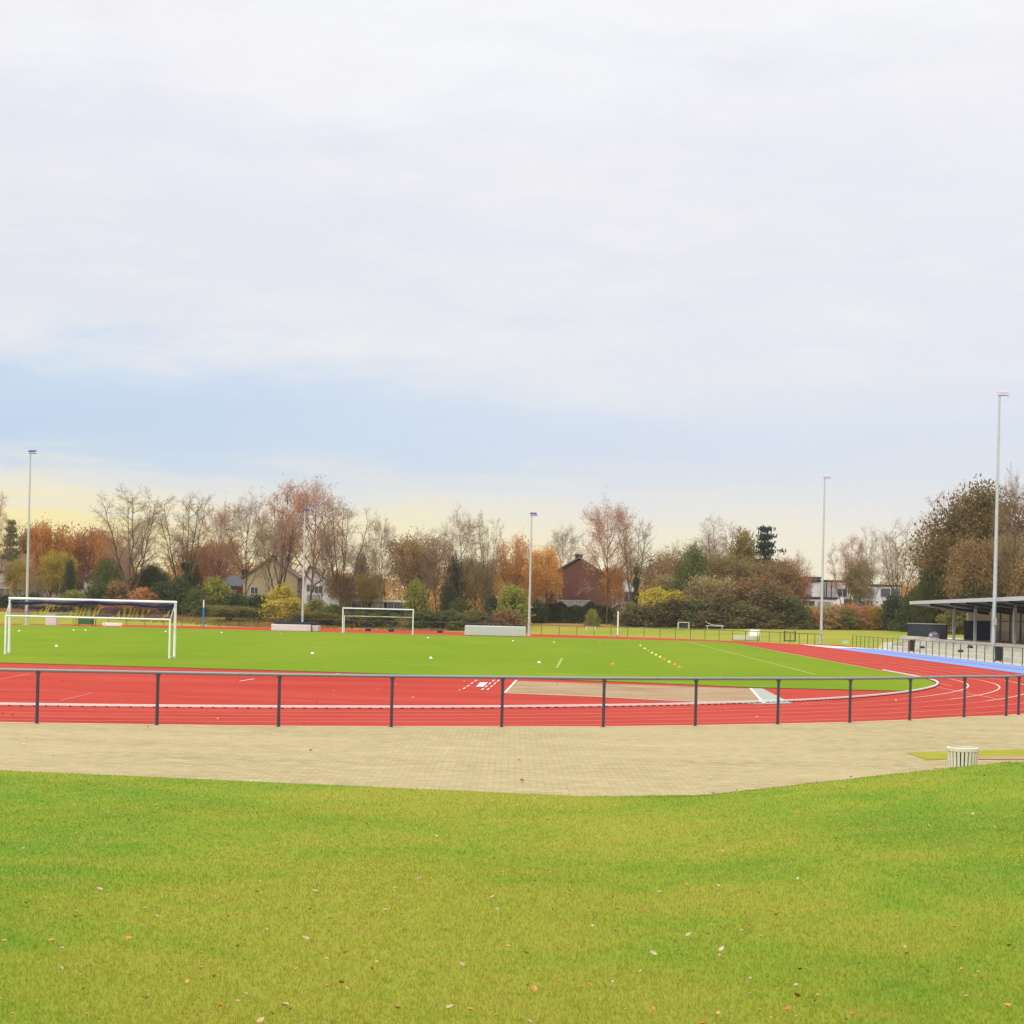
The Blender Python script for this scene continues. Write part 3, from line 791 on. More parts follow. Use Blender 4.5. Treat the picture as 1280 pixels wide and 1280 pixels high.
# ------------------------------------------------------------------ spectator stand (L across, t along the straight)
def fr(L, t, z=0): x, y = A(L, t); return (x, y, z)
t0 = 52; tend = 147
ST_ = thing('spectator_stand', 'long concrete spectator stand with flat overhanging roof beside the home straight', 'grandstand', fr(30, 110, 0), 0)
ox, oy, _ = ST_.location
def sb(mb, L0, L1, ta, tb, z0, z1):
    ps = [A(L0, ta), A(L1, ta), A(L1, tb), A(L0, tb)]
    return mb.prism([(x-ox, y-oy) for x, y in ps], z0, z1, True)
def lb(L, t, z): x, y = A(L, t); return (x-ox, y-oy, z)
mb = MB(); te = 151
for k in range(3): sb(mb, 26.9+k*1.0, 27.9+k*1.0+(.0), t0, te-1-k, 0, .30*(k+1))
mb.build('terrace_steps', M['concrete'], ST_, bevel=.02)
mb = MB(); sb(mb, 29.9, 34.5, t0, 161, -.1, 1.02); mb.build('platform', M['concrete'], ST_, bevel=.02)
mb = MB(); 
ps = [lb(27.0, te-1, 0), lb(27.0, te+5, 0), lb(29.8, te+8, 0), lb(29.8, te, 0), lb(27.2, te-1, .62), lb(27.2, te+3, .55), lb(29.8, te+7.5, .55), lb(29.8, te, 1.0)]
mb.add(ps, [(0,1,2,3)[::-1], (4,5,6,7), (0,1,5,4), (1,2,6,5), (2,3,7,6), (3,0,4,7)]); mb.build('end_ramp', M['concrete'], ST_)
mb = MB(); sb(mb, 29.9, 30.1, 144, 160.9, 1.02, 1.14); mb.build('parapet', M['concrete'], ST_)
# roof slab: front edge high, rear low, with fascia and underside beams
rt0, rt1 = 50, 146.5
zf_, zr_ = 4.06, 3.39
def roofp(L, t, dz): return lb(L, t, zf_+(zr_-zf_)*(L-28)/5.3+dz)
mb = MB(); ps = [roofp(28.05, rt0, 0), roofp(33.3, rt0, 0), roofp(33.3, rt1, 0), roofp(28.05, rt1, 0), roofp(28.05, rt0, .14), roofp(33.3, rt0, .14), roofp(33.3, rt1, .14), roofp(28.05, rt1, .14)]
mb.add(ps, [(3,2,1,0), (4,5,6,7), (0,1,5,4), (1,2,6,5), (2,3,7,6), (3,0,4,7)]); mb.build('roof', M['darksteel'], ST_)
mb = MB()
for (La, ta, Lb, tb) in ((28, rt0, 28, rt1), (28, rt1+.03, 33.3, rt1+.03)):
    a, b = roofp(La, ta, -.10), roofp(Lb, tb, -.10); d_ = (Vector(b)-Vector(a)); n_ = Vector((-d_.y, d_.x, 0)).normalized()*.03
    vs = []
    for p_ in (a, b):
        for sn in (-1, 1):
            for dz in (0, .27): vs.append((p_[0]+n_.x*sn, p_[1]+n_.y*sn, p_[2]+dz))
    mb.add(vs, [(0,1,3,2), (4,6,7,5), (0,4,5,1), (2,3,7,6), (1,5,7,3), (0,2,6,4)])
mb.build('fascia', simple('pale_fascia', (.50,.53,.50), .5), ST_)
colt = [t_*1.0 for t_ in (139, 131.5, 126.0, 119.5, 113.5, 107.5, 101.5, 95.5, 89.5, 83.5, 77.5, 71.5, 65.5, 59.5)]
for tt in colt:
    mb = MB(); zt = zf_+(zr_-zf_)*2.2/5.3
    mb.box(lb(30.2, tt, (1.02+zt)/2), (.2,.2,zt-1.02)); mb.build('column', M['galv'], ST_)
    mb = MB(); a, b = roofp(28.2, tt, -.16), roofp(33.2, tt, -.16); mb.tube(a, b, .12, n=4); mb.build('roof_beam', M['darksteel'], ST_)
# rear wall from the navy door on
mb = MB(); sb(mb, 33.0, 33.2, 50, 139, 1.86, 3.42); mb.build('upper_wall', simple('cream_wall_panels', (.50,.44,.30), .8), ST_)
mb = MB(); sb(mb, 33.0, 33.2, 139, 147, 2.66, 3.42); mb.build('door_lintel_panel', simple('cream_lintel_panel', (.50,.44,.30), .8), ST_)
mb = MB(); sb(mb, 32.95, 33.15, 50, 136.6, 1.06, 1.86)
mb.build('lower_glazing', simple('grey_glazing', (.22,.21,.18), .3, 0, .3, .8, .5), ST_)
mb = MB(); sb(mb, 32.8, 33.1, 136.6, 147, 1.03, 2.66); mb.build('navy_door', M['navy'], ST_)
mb = MB()
for tt in np.arange(51, 136, 3.1): sb(mb, 32.86, 32.94, tt, tt+.12, 1.03, 3.4)
sb(mb, 32.84, 32.93, 50, 136.5, 2.6, 2.68); mb.build('wall_mullions', M['darksteel'], ST_)
for tt in (124, 100, 76):
    mb = MB(); sb(mb, 32.6, 32.8, tt-.9, tt, 1.9, 3.4); mb.build('drainpipe', M['darksteel'], ST_)
mb = MB(); sb(mb, 32.0, 32.5, 52, 136, 1.03, 1.13); mb.build('red_floor_strip', simple('dull_red_strip', (.22,.03,.03), .6), ST_)
# things beside the stand
t = thing('windbreak_screen', 'dark slate screen on the platform end left of the stand columns', 'screen', fr(30.6, 152, 1.02))
wx, wy = A(30.6, 152)
mb = MB(); ps = [A(30.55, 143.5), A(30.65, 143.5), A(30.65, 160.7), A(30.55, 160.7)]
mb.prism([(x-wx, y-wy) for x, y in ps], 0, 1.26, True); mb.build('panel', M['slatepanel'], t)
mb = MB(); ps = [A(30.5, 143.5), A(30.7, 143.5), A(30.7, 160.7), A(30.5, 160.7)]
mb.prism([(x-wx, y-wy) for x, y in ps], 1.262, 1.32, True); mb.build('top_trim', M['galv'], t)
# banner with pale and purple shapes on the screen
x, y = A(30.02, 146.0)
t = thing('banner', 'white and purple rounded banner in front of the dark slate screen', 'banner', (x, y, 1.16), 0); t.scale = (.36, 1, .8)
MB().add([(-1.3,0,.1),(-1.0,0,.45),(-.2,0,.62),(.7,0,.6),(1.25,0,.3),(1.2,0,0),(.2,0,-.05),(-.9,0,-.02)]+[(p_[0],-.05,p_[2]) for p_ in [(-1.3,0,.1),(-1.0,0,.45),(-.2,0,.62),(.7,0,.6),(1.25,0,.3),(1.2,0,0),(.2,0,-.05),(-.9,0,-.02)]],
   [tuple(range(8)), tuple(range(15,7,-1))]+[(k,(k+1)%8,8+(k+1)%8,8+k) for k in range(8)]).build('cloth', simple('lilac_cloth', (.32,.27,.55), .7), t)
MB().box((-.75,-.075,.25), (.7,.04,.3)).build('white_patch', M['white'], t); MB().box((.35,-.075,.4), (.9,.04,.16)).build('white_patch', M['white'], t)
def wheelie(label, px, py, L, hgt, wpx, redside):
    s = (px-732)/L*1.0; dd = F/s; x, y, _ = P(px, py, dd)
    t = thing('waste_bin', label, 'litter bin', (x, y, 0), 0, 'bins along the stand railing')
    r = wpx/2/s
    MB().add([(-r*.85,-r*.8,.08),(r*.85,-r*.8,.08),(r*.85,r*.8,.08),(-r*.85,r*.8,.08),(-r,-r,hgt),(r,-r,hgt),(r,r,hgt),(-r,r,hgt)], [(3,2,1,0),(4,5,6,7),(0,1,5,4),(1,2,6,5),(2,3,7,6),(3,0,4,7)]).build('body', M['blackplastic'], t, bevel=.03)
    MB().box((0,-.02,hgt+.04), (2.15*r,2.15*r,.07)).build('lid', M['slatepanel'], t, bevel=.02)
    if redside: MB().box((-r*1.12,0,hgt*.5), (.07,.3,hgt*.7)).build('side_panel', M['redplastic'], t)
    for sy in (-1, 1): MB().tube((sy*r*.7,r*.8,.09), (sy*r*.9,r*.8,.09), .09, n=12).build('wheel', M['blackplastic'], t)
wheelie('black bin with a dull red side at the left end of the stand railing', 1140, 815, 26.3, .95, 6, True)
wheelie('black bin in front of the tall mast beside the stand', 1248, 829, 26.2, .9, 8.5, False)
# bags left on the terrace
for px, lab, L in ((1153, 'small dark bag lying on the lowest terrace step, leftmost', 27.4), (1201, 'small dark bag lying on the lowest terrace step, middle one', 27.3), (1213, 'dark bag on the second terrace step near the stand columns', 28.4)):
    dd = 2095*L/(px-732); x, y, _ = P(px, 800, dd)
    mb = MB(); mb.lathe((0,0,0), [(0,0), (.20,0), (.23,.07), (.17,.17), (.06,.21), (0,.21)], 10); o = mb.build('sports_bag', M['blackplastic'], smooth=True)
    o.location = (x, y, .3 if L < 27.9 else .6); tag(o, lab, 'bag', 'bags on the terrace')

# ------------------------------------------------------------------ houses
def window(parent, x, y, z, w, h, pane='glassdark', cross=True):
    f = MB(); e = .09
    f.box((x,y-.04,z+h/2), (w+.16,.08,e)); f.box((x,y-.04,z-h/2), (w+.16,.08,e))
    for s in (-1, 1): f.box((x+s*(w/2+.03),y-.04,z), (.08,.08,h-.1))
    if cross: f.box((x,y-.03,z), (.06,.05,h-.1))
    o = f.build('window', M['winframe'], parent)
    MB().box((x,y-.01,z), (w-.01,.03,h-.1)).build('pane', M[pane], o)
def gable_house(label, d, xl, xr, y_eave_l, y_eave_r, x_apex, y_apex, wall, roof, depth=9, wins=(), chimney=None, rz=0, zb=.8, overhang=.35, kind='house'):
    X0, _, Zl = P(xl, y_eave_l, d); X1, _, Zr = P(xr, y_eave_r, d); XA, _, ZA = P(x_apex, y_apex, d)
    cx = (X0+X1)/2; t = thing(kind, label, 'house', (cx, d, zb), rz)
    x0, x1, xa, zl, zr, za = X0-cx, X1-cx, XA-cx, Zl-zb, Zr-zb, ZA-zb
    mb = MB(); pr = [(x0,-1), (x1,-1), (x1,zr), (xa,za), (x0,zl)]; n = 5
    vs = [(x,0,z) for x, z in pr]+[(x,depth,z) for x, z in pr]
    mb.add(vs, [tuple(range(n)), tuple(range(2*n-1,n-1,-1))]+[(k,n+k,n+(k+1)%n,(k+1)%n) for k in range(n)]); mb.build('wall', M[wall], t)
    rf = MB()
    for (xe, ze, s) in ((x0, zl, -1), (x1, zr, 1)):
        sl = (ze-za)/(xe-xa); xo = xe+s*overhang; zo = ze+sl*s*overhang
        vs = []
        for yy in (-.35, depth+.35):
            vs += [(xa, yy, za+.03), (xo, yy, zo+.03), (xo, yy, zo+.22), (xa, yy, za+.24)]
        rf.add(vs, [(0,1,2,3), (7,6,5,4), (0,4,5,1), (1,5,6,2), (2,6,7,3)])
    ro = rf.build('roof', M[roof], t)
    if chimney:
        cxp, cw, ch = chimney; X = P(cxp, y_apex, d)[0]-cx; zz = za-abs(X-xa)*.5
        c = MB(); c.box((X,1.5,zz+ch/2-.3), (cw,.9,ch+.6)); c.box((X,1.5,zz+ch+.06), (cw+.16,1.05,.12)); c.build('chimney', M['slatepanel'], ro)
    for px, py, w, h, pane in wins:
        X, _, Z = P(px, py, d); window(t, X-cx, 0, Z-zb, w, h, pane)
    return t
gable_house('brown brick gabled house with chimney behind a dark hedge and orange tree', 236, 685, 765, 720, 724, 724, 698, 'brick', 'slate', 12, chimney=(724, 1.0, .5),
   wins=[(708,754.5,2.4,.9,'curtain'), (728,754.5,2.2,.9,'curtain')])
gable_house('low annex with red tiled roof left of the brown brick house', 238, 671, 684, 740, 741, 677, 731, 'brick', 'redtile', 8, wins=[(677,750,.9,.9,'curtain')])
gable_house('cream gabled house with dark chimney behind bare trees', 240, 304, 372, 722, 722, 338, 699, 'render', 'rooftile', 8, chimney=(340, .9, .6),
   wins=[(318,738,1.0,1.0,'glassdark'), (352,744,1.6,1.1,'curtain')])
gable_house('white fronted house with brown sloping roof right of the cream gabled house', 236, 380, 424, 726, 738, 386, 709, 'whiterender', 'rooftile', 8,
   wins=[(388,735,1.0,1.0,'glassdark'), (398,737,1.0,1.0,'glassdark'), (392,748,1.8,1.0,'curtain')])
gable_house('small white house half hidden right of the orange tree by the brick house', 244, 765, 795, 738, 738, 781, 722, 'whiterender', 'slate', 7, wins=[(772,746,1.6,1.5,'curtain'), (786,746,1.4,1.5,'glassdark')])
def eave_house(label, d, xl, xr, yeave, yridge, wall, roof, wins=(), zb=.8, depth=8, chimney=None):
    X0, _, Ze = P(xl, yeave, d); X1 = P(xr, yeave, d)[0]; cx = (X0+X1)/2; w = X1-X0; ze = Ze-zb; zr = P(cx, yridge, d+depth/2)[2]-zb
    t = thing('house', label, 'house', (cx, d, zb)); hw = w/2
    mb = MB(); vs = [(-hw,0,-1),(hw,0,-1),(hw,depth,-1),(-hw,depth,-1),(-hw,0,ze),(hw,0,ze),(hw,depth,ze),(-hw,depth,ze),(-hw,depth/2,zr),(hw,depth/2,zr)]
    mb.add(vs, [(0,1,5,4),(2,3,7,6),(1,2,6,9,5),(3,0,4,8,7)]); mb.build('wall', M[wall], t)
    rf = MB(); o_ = .35; sl = (zr-ze)/(depth/2)
    for s in (1, -1):
        y0 = -o_ if s == 1 else depth+o_
        vs = [(-hw-.3,y0,ze-o_*sl+.04),(hw+.3,y0,ze-o_*sl+.04),(hw+.3,depth/2,zr+.04),(-hw-.3,depth/2,zr+.04)]
        vs += [(x,y,z+.2) for x,y,z in vs]
        rf.add(vs, [(0,1,2,3),(4,5,6,7),(0,1,5,4),(1,2,6,5),(3,0,4,7)])
    ro = rf.build('roof', M[roof], t)
    if chimney is not None: MB().box((chimney*hw,depth/2,zr+.4), (.8,.8,1.4)).build('chimney', M['slatepanel'], ro)
    for px, py, ww, hh_, pane in wins:
        X, _, Z = P(px, py, d); window(t, X-cx, 0, Z-zb, ww, hh_, pane)
    return t
def flat_block(label, d, xl, xr, yt, wall, depth, wins, zb=.8, roofcol='slatepanel', cat='house', name='flat_roofed_house'):
    X0, _, Z = P(xl, yt, d); X1 = P(xr, yt, d)[0]; cx = (X0+X1)/2; w = X1-X0; h = Z-zb
    t = thing(name, label, cat, (cx, d, zb))
    MB().box((0,depth/2,h/2-.5), (w,depth,h+1)).build('wall', M[wall], t)
    MB().box((0,depth/2,h+.14), (w+.4,depth+.4,.24)).build('roof', M[roofcol], t)
    for px, py, ww, hh_, pane in wins:
        X, _, Zz = P(px, py, d); window(t, X-cx, 0, Zz-zb, ww, hh_, pane)
    return t
eave_house('house with blue grey roof and brick wall left of the cream gable', 243, 280, 304, 733, 713, 'redbrick', 'slate', [(290,742,1.2,1.0,'curtain')], chimney=.7)
eave_house('pale house with brown tiled roof at the far left edge', 233, -30, 32, 713, 692, 'pinkrender', 'rooftile',
   [(3,722,1.2,1.2,'curtain'), (14,722,1.0,1.2,'glassdark'), (25,722,1.0,1.2,'curtain'), (6,740,1.6,1.1,'glassdark'), (22,740,1.2,1.1,'glassdark')])
eave_house('small white house between orange trees at the left', 240, 42, 78, 726, 716, 'whiterender', 'rooftile', [(54,736,1.1,1.2,'curtain'), (68,736,1,1.2,'glassdark')])
eave_house('pale grey roofed house half hidden below the rust coloured tree', 246, 94, 120, 722, 706, 'whiterender', 'slate', [(100,732,1.1,1.1,'glassdark')])
eave_house('house with dark slate roof behind bare trees left of the far goal', 242, 440, 474, 743, 714, 'pinkrender', 'slate', [(448,749,1.2,.9,'glassdark'), (464,749,1.2,.9,'curtain')], chimney=-.5)
flat_block('low shed with white roof edge behind the far goal', 226, 441, 515, 751.5, 'navy', 5, [(452,757,2.6,.9,'glassdark'), (472,757,2.6,.9,'curtain'), (492,757,2.6,.9,'glassdark')], .9, 'white', 'shed', 'shed')
flat_block('white flat roofed house with tall windows behind the slim mast', 240, 1024, 1066, 727, 'whiterender', 10, [(1030,738,.9,2.2,'glassdark'), (1036,738,.9,2.2,'curtain'), (1042,738,.9,2.2,'curtain'), (1053,741,1.3,1.2,'glassdark'), (1060,754,1.2,1.2,'glassdark'), (1034,756,2.2,1.2,'curtain')], 1)
flat_block('grey glass fronted block left of the white flat roofed house', 246, 1009, 1025, 723, 'concretegrey', 8, [(1013,731,1.2,1.7,'curtain'), (1020,731,1.2,1.7,'glassdark'), (1015,748,2,1.2,'glassdark')], 1)
flat_block('low white extension in front of the flat roofed house', 234, 1000, 1046, 748, 'whiterender', 6, [(1010,755,1.8,.9,'glassdark'), (1030,756,1.8,.9,'curtain')], 1)
flat_block('white flat roofed house seen through bare trees at centre of the right group', 243, 1067, 1100, 732, 'whiterender', 9, [(1074,742,1.4,1.3,'glassdark'), (1088,742,1.4,1.3,'curtain'), (1082,756,2,1.2,'glassdark')], 1)
flat_block('white house with a brown window band nearest the stand', 240, 1102, 1124, 733, 'whiterender', 9, [(1113,741,2.8,1.3,'glassdark'), (1113,756,2.2,1.2,'curtain')], 1)

# ------------------------------------------------------------------ vegetation prototypes (unit height, unit crown width)
def grow(seed, style='vase', levels=4, dense=1.0):
    """limbs reach for points on a domed crown; finer branches fill in between"""
    rnd = random.Random(seed); segs = []; tips = []
    vase = style == 'vase'; KX = 1.55     # crowns are stretched upwards when placed
    def sub(p, d, L, r, lv):
        n = {1: 5, 2: 4, 3: 3}.get(lv, 2); pts = [p]; dirs = [d]
        for i in range(n):
            wob = {1: .10, 2: .16, 3: .22}.get(lv, .3)
            d = Vector((d.x+rnd.gauss(0, wob), d.y+rnd.gauss(0, wob), d.z+rnd.gauss(0, wob)+.035)).normalized()
            q = pts[-1]+Vector((d.x*KX, d.y*KX, d.z))*(L/n); segs.append((pts[-1], q, r*(1-.7*i/n), r*(1-.7*(i+1)/n), lv)); pts.append(q); dirs.append(d)
        if lv >= levels: tips.append((pts[-1], d)); tips.append((pts[-2], d)); return
        side(pts, dirs, L, r, lv, .18)
    def side(pts, dirs, L, r, lv, f0):
        n = len(pts)-1; k = max(2, int(({0: 11, 1: 7, 2: 5, 3: 3} if vase else {0: 7, 1: 6, 2: 5, 3: 3}).get(lv, 3)*dense+.5))
        for j in range(k):
            f = f0+(1-f0)*(j+rnd.random())/k
            i = min(n-1, int(f*n)); pp = pts[i].lerp(pts[i+1], min(1, f*n-i)); dd = dirs[min(i+1, n)]
            az = j*2.4+rnd.random()*1.4; sp = {0: .72, 1: .72, 2: .75, 3: .8}.get(lv, .8)*rnd.uniform(.6, 1.35)
            a = dd.cross(Vector((.3, .2, 1)) if abs(dd.z) < .9 else Vector((1, 0, 0))).normalized(); b = dd.cross(a)
            nd = (dd*math.cos(sp)+(a*math.cos(az)+b*math.sin(az))*math.sin(sp)).normalized()
            if nd.z < 0: nd.z *= .3
            ll = {0: .20*(1.3-.75*f), 1: L*.50, 2: L*.52, 3: L*.55}.get(lv, L*.5)*rnd.uniform(.7, 1.25)
            sub(pp, nd, ll, r*{0: .36, 1: .46, 2: .48, 3: .5}.get(lv, .5)*(1.1-.45*f), lv+1)
    top = rnd.uniform(.16, .26) if vase else .93
    tp = [Vector((0, 0, 0))]; nt_ = 5 if vase else 10; lx = ly = 0
    for i in range(nt_):
        lx += rnd.gauss(0, .012); ly += rnd.gauss(0, .012); q = Vector((lx, ly, top*(i+1)/nt_))
        r0_ = .020*(1-.25*i/nt_) if vase else .017*(1-.88*i/nt_); r1_ = .020*(1-.25*(i+1)/nt_) if vase else .017*(1-.88*(i+1)/nt_)
        segs.append((tp[-1], q, r0_, r1_, 0)); tp.append(q)
    nl = rnd.choice((5, 6, 7)) if vase else 13
    for j in range(nl):
        az = j*2.39996+rnd.uniform(-.4, .4)
        if vase:
            rt = .5*math.sqrt((j+.6)/nl)*rnd.uniform(.85, 1.1); zt = .62+.38*math.sqrt(max(0, 1-(rt/.56)**2))*rnd.uniform(.9, 1.04)
            st = tp[rnd.choice((3, 4, 5))]; tgt = Vector((math.cos(az)*rt, math.sin(az)*rt, zt))
            ctl = Vector((st.x+(tgt.x-st.x)*.52, st.y+(tgt.y-st.y)*.52, st.z+(zt-st.z)*.30)); rr = .0150*rnd.uniform(.75, 1.1)
        else:
            z0 = .26+.62*j/nl; rt = .5*math.sin(math.pi*min(1, .30+.66*(j/nl)))**.8*rnd.uniform(.75, 1.08)
            zt = min(1, z0+rt*rnd.uniform(.5, .85)); st = tp[min(10, int(z0/.93*10))]; tgt = Vector((math.cos(az)*rt, math.sin(az)*rt, zt))
            ctl = st.lerp(tgt, .5)+Vector((0, 0, -.03)); rr = .0085*(1.1-.6*j/nl)
        n = 8; pts = []; 
        for i in range(n+1):
            u = i/n; q = st*(1-u)**2+ctl*(2*u*(1-u))+tgt*u*u
            if 0 < i: q = q+Vector((rnd.gauss(0, .010), rnd.gauss(0, .010), rnd.gauss(0, .006)))
            pts.append(q)
        dirs = [(pts[min(i+1, n)]-pts[max(0, i-1)]) for i in range(n+1)]; dirs = [Vector((q.x/KX, q.y/KX, q.z)).normalized() for q in dirs]
        for i in range(n): segs.append((pts[i], pts[i+1], rr*(1-.8*i/n), rr*(1-.8*(i+1)/n), 1))
        side(pts, dirs, 1, rr, 0, .38 if vase else .3)
    return segs, tips
def tubes(segs, n=3):
    P0 = np.array([s[0] for s in segs]); P1 = np.array([s[1] for s in segs]); r0 = np.array([s[2] for s in segs]); r1 = np.array([s[3] for s in segs])
    d = P1-P0; d /= np.linalg.norm(d, axis=1)[:, None]+1e-9
    up = np.where(np.abs(d[:, 2:3]) < .9, np.array([[0, 0, 1.]]), np.array([[1., 0, 0]]))
    a = np.cross(d, up); a /= np.linalg.norm(a, axis=1)[:, None]; b = np.cross(d, a)
    V = np.zeros((len(segs), 2*n, 3))
    for k in range(n):
        t = 2*math.pi*k/n; o = a*math.cos(t)+b*math.sin(t)
        V[:, k] = P0+o*r0[:, None]; V[:, n+k] = P1+o*r1[:, None]
    Fq = np.array([(k, (k+1) % n, n+(k+1) % n, n+k) for k in range(n)])
    faces = (np.arange(len(segs))[:, None, None]*2*n+Fq[None]).reshape(-1, 4)
    return V.reshape(-1, 3), faces
def quads(c, size, rs, aspect=1.5):
    n = len(c); a = rs.randn(n, 3); a /= np.linalg.norm(a, axis=1)[:, None]; t = rs.randn(n, 3); b = np.cross(a, t); b /= np.linalg.norm(b, axis=1)[:, None]
    s = size*(.6+.8*rs.rand(n))[:, None]
    V = np.stack([c-a*s*aspect, c-b*s, c+a*s*aspect, c+b*s], 1)
    return V.reshape(-1, 3), np.arange(4*n).reshape(-1, 4)
PROTO = {}
def norm_tree(segs, extra=None):
    P1 = np.array([s[1] for s in segs]); zt = np.percentile(P1[:, 2], 99.7)
    wr = np.percentile(np.hypot(P1[:, 0], P1[:, 1]), 96)
    sx = .5/wr; sz = 1/zt
    return sx, sz
def tree_proto(key, seed, style, leaves=0, lsize=.012, clump=.03, dense=1.0, thick=1.0, levels=4):
    segs, tips = grow(seed, style, levels, dense); sx, sz = norm_tree(segs); rs = np.random.RandomState(seed)
    def sc(p): return Vector((p[0]*sx, p[1]*sx, p[2]*sz))
    trunk = [(sc(a), sc(b), max(r0*.9*thick, .0014), max(r1*.9*thick, .0014), l) for a, b, r0, r1, l in segs if l <= 1]
    tw = [(sc(a), sc(b), max(r0*.8*thick, .00065), max(r1*.8*thick, .0004), l) for a, b, r0, r1, l in segs if l >= 2]
    v, f = tubes(trunk, 6); mt = npmesh('trunk', v, f, M['bark'], 4)
    for p_ in mt.polygons: p_.use_smooth = True
    v, f = tubes(tw, 3); mw = npmesh('branches', v, f, M['twig'], 4)
    ml = None
    if leaves:
        T = np.array([sc(t_[0]) for t_ in tips]); idx = rs.randint(0, len(T), leaves)
        # whole clumps missing or thick
        keyn = rs.rand(len(T)); 
        c = T[idx]+rs.randn(leaves, 3)*np.array([clump*1.3, clump*1.3, clump])
        v, f = quads(c, lsize, rs); ml = npmesh('foliage', v, f, M['leaf_orange'], 4)
    PROTO[key] = (mt, mw, ml)
def crown_proto(key, seed, shape, leaves=9000, lsize=.014):
    """dense crown: leaves on many short sprays through an uneven volume, with its twigs and stem"""
    rs = np.random.RandomState(seed); rnd = random.Random(seed)
    segs = []; cs = []; nl = 0; nb = 130
    zlo = .05 if shape in ('conifer', 'column', 'bush') else .25
    for i in range(nb):
        h = zlo+(1-zlo)*((i+rnd.random())/nb)
        u = (h-zlo)/(1-zlo)
        if shape == 'conifer': rad = .5*(1-u)**.62+.02
        elif shape == 'column': rad = .5*math.sin(math.pi*min(1, .12+u*.88))**.6
        elif shape == 'pine': h = min(1, zlo+(1-zlo)*(round(u*9)/9+rnd.uniform(-.035, .03))); rad = .5*(1-u*.8)*(.45+.65*rnd.random())
        elif shape == 'bush': rad = .5*math.sqrt(max(.05, 1-u*u))
        else: rad = .5*math.sin(math.pi*min(1, .14+u*.82))**.7
        az = i*2.39996+rnd.random(); rad *= (.62+.5*rnd.random())*(1+.28*math.sin(2*az+seed)+.18*math.sin(3*az+h*7+seed*2))
        z0 = h*(.75 if shape != 'pine' else .97); p0 = Vector((0, 0, z0)); p1 = Vector((math.cos(az)*rad, math.sin(az)*rad, h*(.97 if shape in('conifer',) else 1)))
        md = p0.lerp(p1, .5)+Vector((0, 0, .02)); segs.append((p0, md, .004, .003, 2)); segs.append((md, p1, .003, .0012, 2))
        m_ = int(leaves/nb*(.5+rnd.random())*(.4+1.2*rad*2*.6)); f = .35+.7*rs.rand(m_)**.7
        base = np.array(p0)[None]*(1-f[:, None])+np.array(p1)[None]*f[:, None]
        spread = (.055 if shape != 'pine' else .038)
        cs.append(base+rs.randn(m_, 3)*np.array([spread*1.3, spread*1.3, spread*(.75 if shape != 'pine' else .32)]))
    c = np.concatenate(cs); c = c[c[:, 2] > .0]
    v, f = quads(c, lsize, rs); ml = npmesh('foliage', v, f, M['leaf_green'], 4)
    v, f = tubes([(Vector((0,0,-.03)), Vector((0,0,.4)), .02, .015, 0), (Vector((0,0,.4)), Vector((0,0,.93)), .015, .003, 0)], 6); mt = npmesh('trunk', v, f, M['bark'], 4)
    v, f = tubes(segs, 3); mw = npmesh('branches', v, f, M['twig'], 4)
    PROTO[key] = (mt, mw, ml)
for i, (st, sd) in enumerate((('vase', 3), ('vase', 8), ('single', 5), ('single', 12), ('vase', 21), ('single', 33))):
    tree_proto('bare%d' % i, sd, st)
for i, (st, sd) in enumerate((('vase', 41), ('single', 52), ('single', 63))):
    tree_proto('sparse%d' % i, sd, st, leaves=3200, lsize=.0055, clump=.022)
for i, (st, sd) in enumerate((('vase', 141), ('single', 152))):
    tree_proto('airy%d' % i, sd, st, leaves=8000, lsize=.0078, clump=.04)
for i, (st, sd) in enumerate((('vase', 71), ('single', 82), ('single', 93))):
    tree_proto('leafy%d' % i, sd, st, leaves=9000, lsize=.0095, clump=.04)
crown_proto('round0', 5, 'round', 16000, .0105); crown_proto('round1', 6, 'round', 36000, .0078)
crown_proto('conifer0', 7, 'conifer', 13000, .012); crown_proto('column0', 8, 'column', 9000, .014)
crown_proto('pine0', 9, 'pine', 8000, .012)
for i in range(4): crown_proto('bush%d' % i, 20+i, 'bush', 5200, .021)
for i in range(2):     # twiggy, half bare shrubs
    tree_proto('brush%d' % i, 200+i, 'vase', leaves=6000, lsize=.014, clump=.06, dense=.8, thick=1.6, levels=3)

def plant(name, label, cat, proto, px, ytop, wpx, d, leaf=None, twig='twig', bark='bark', group=None, zb=None, rz=None, ivy=0, lean=0):
    x, _, zt = P(px, ytop, d); zb = gz(x, d)-.05 if zb is None else zb
    hgt = zt-zb; w = wpx/F*d
    t = thing(name, label, cat, (x, d, zb), random.uniform(0, 6.28) if rz is None else rz, group)
    t.scale = (w, w, hgt)
    mt, mw, ml = PROTO[proto]
    tc = 'stem' if cat in ('bush', 'hedge') else 'trunk'
    for me, nm, mat in ((mt, tc, M[bark]), (mw, 'branches', M[twig]), (ml, 'foliage' if cat in ('bush', 'hedge') else 'crown', M['leaf_'+leaf] if leaf else None)):
        if me is None: continue
        if nm in ('foliage', 'crown') and not leaf: continue
        o = bpy.data.objects.new(nm, me); COL.objects.link(o); o.parent = t
        o.material_slots[0].link = 'OBJECT'; o.material_slots[0].material = mat
    if ivy:
        n = 2600; rs = np.random.RandomState(int(px)); zz = rs.rand(n)**1.2*ivy; a = rs.rand(n)*6.28; rr = (.045+.03*rs.rand(n))*(1.15-.5*zz/ivy)*(1+.5*np.sin(zz*50))
        v, f = quads(np.stack([np.cos(a)*rr, np.sin(a)*rr, zz], 1), .011, rs); me = npmesh('ivy', v, f, M['leaf_dark'], 4)
        o = bpy.data.objects.new('ivy', me); COL.objects.link(o); o.parent = t
    return t
T = 'trees behind the sports ground'
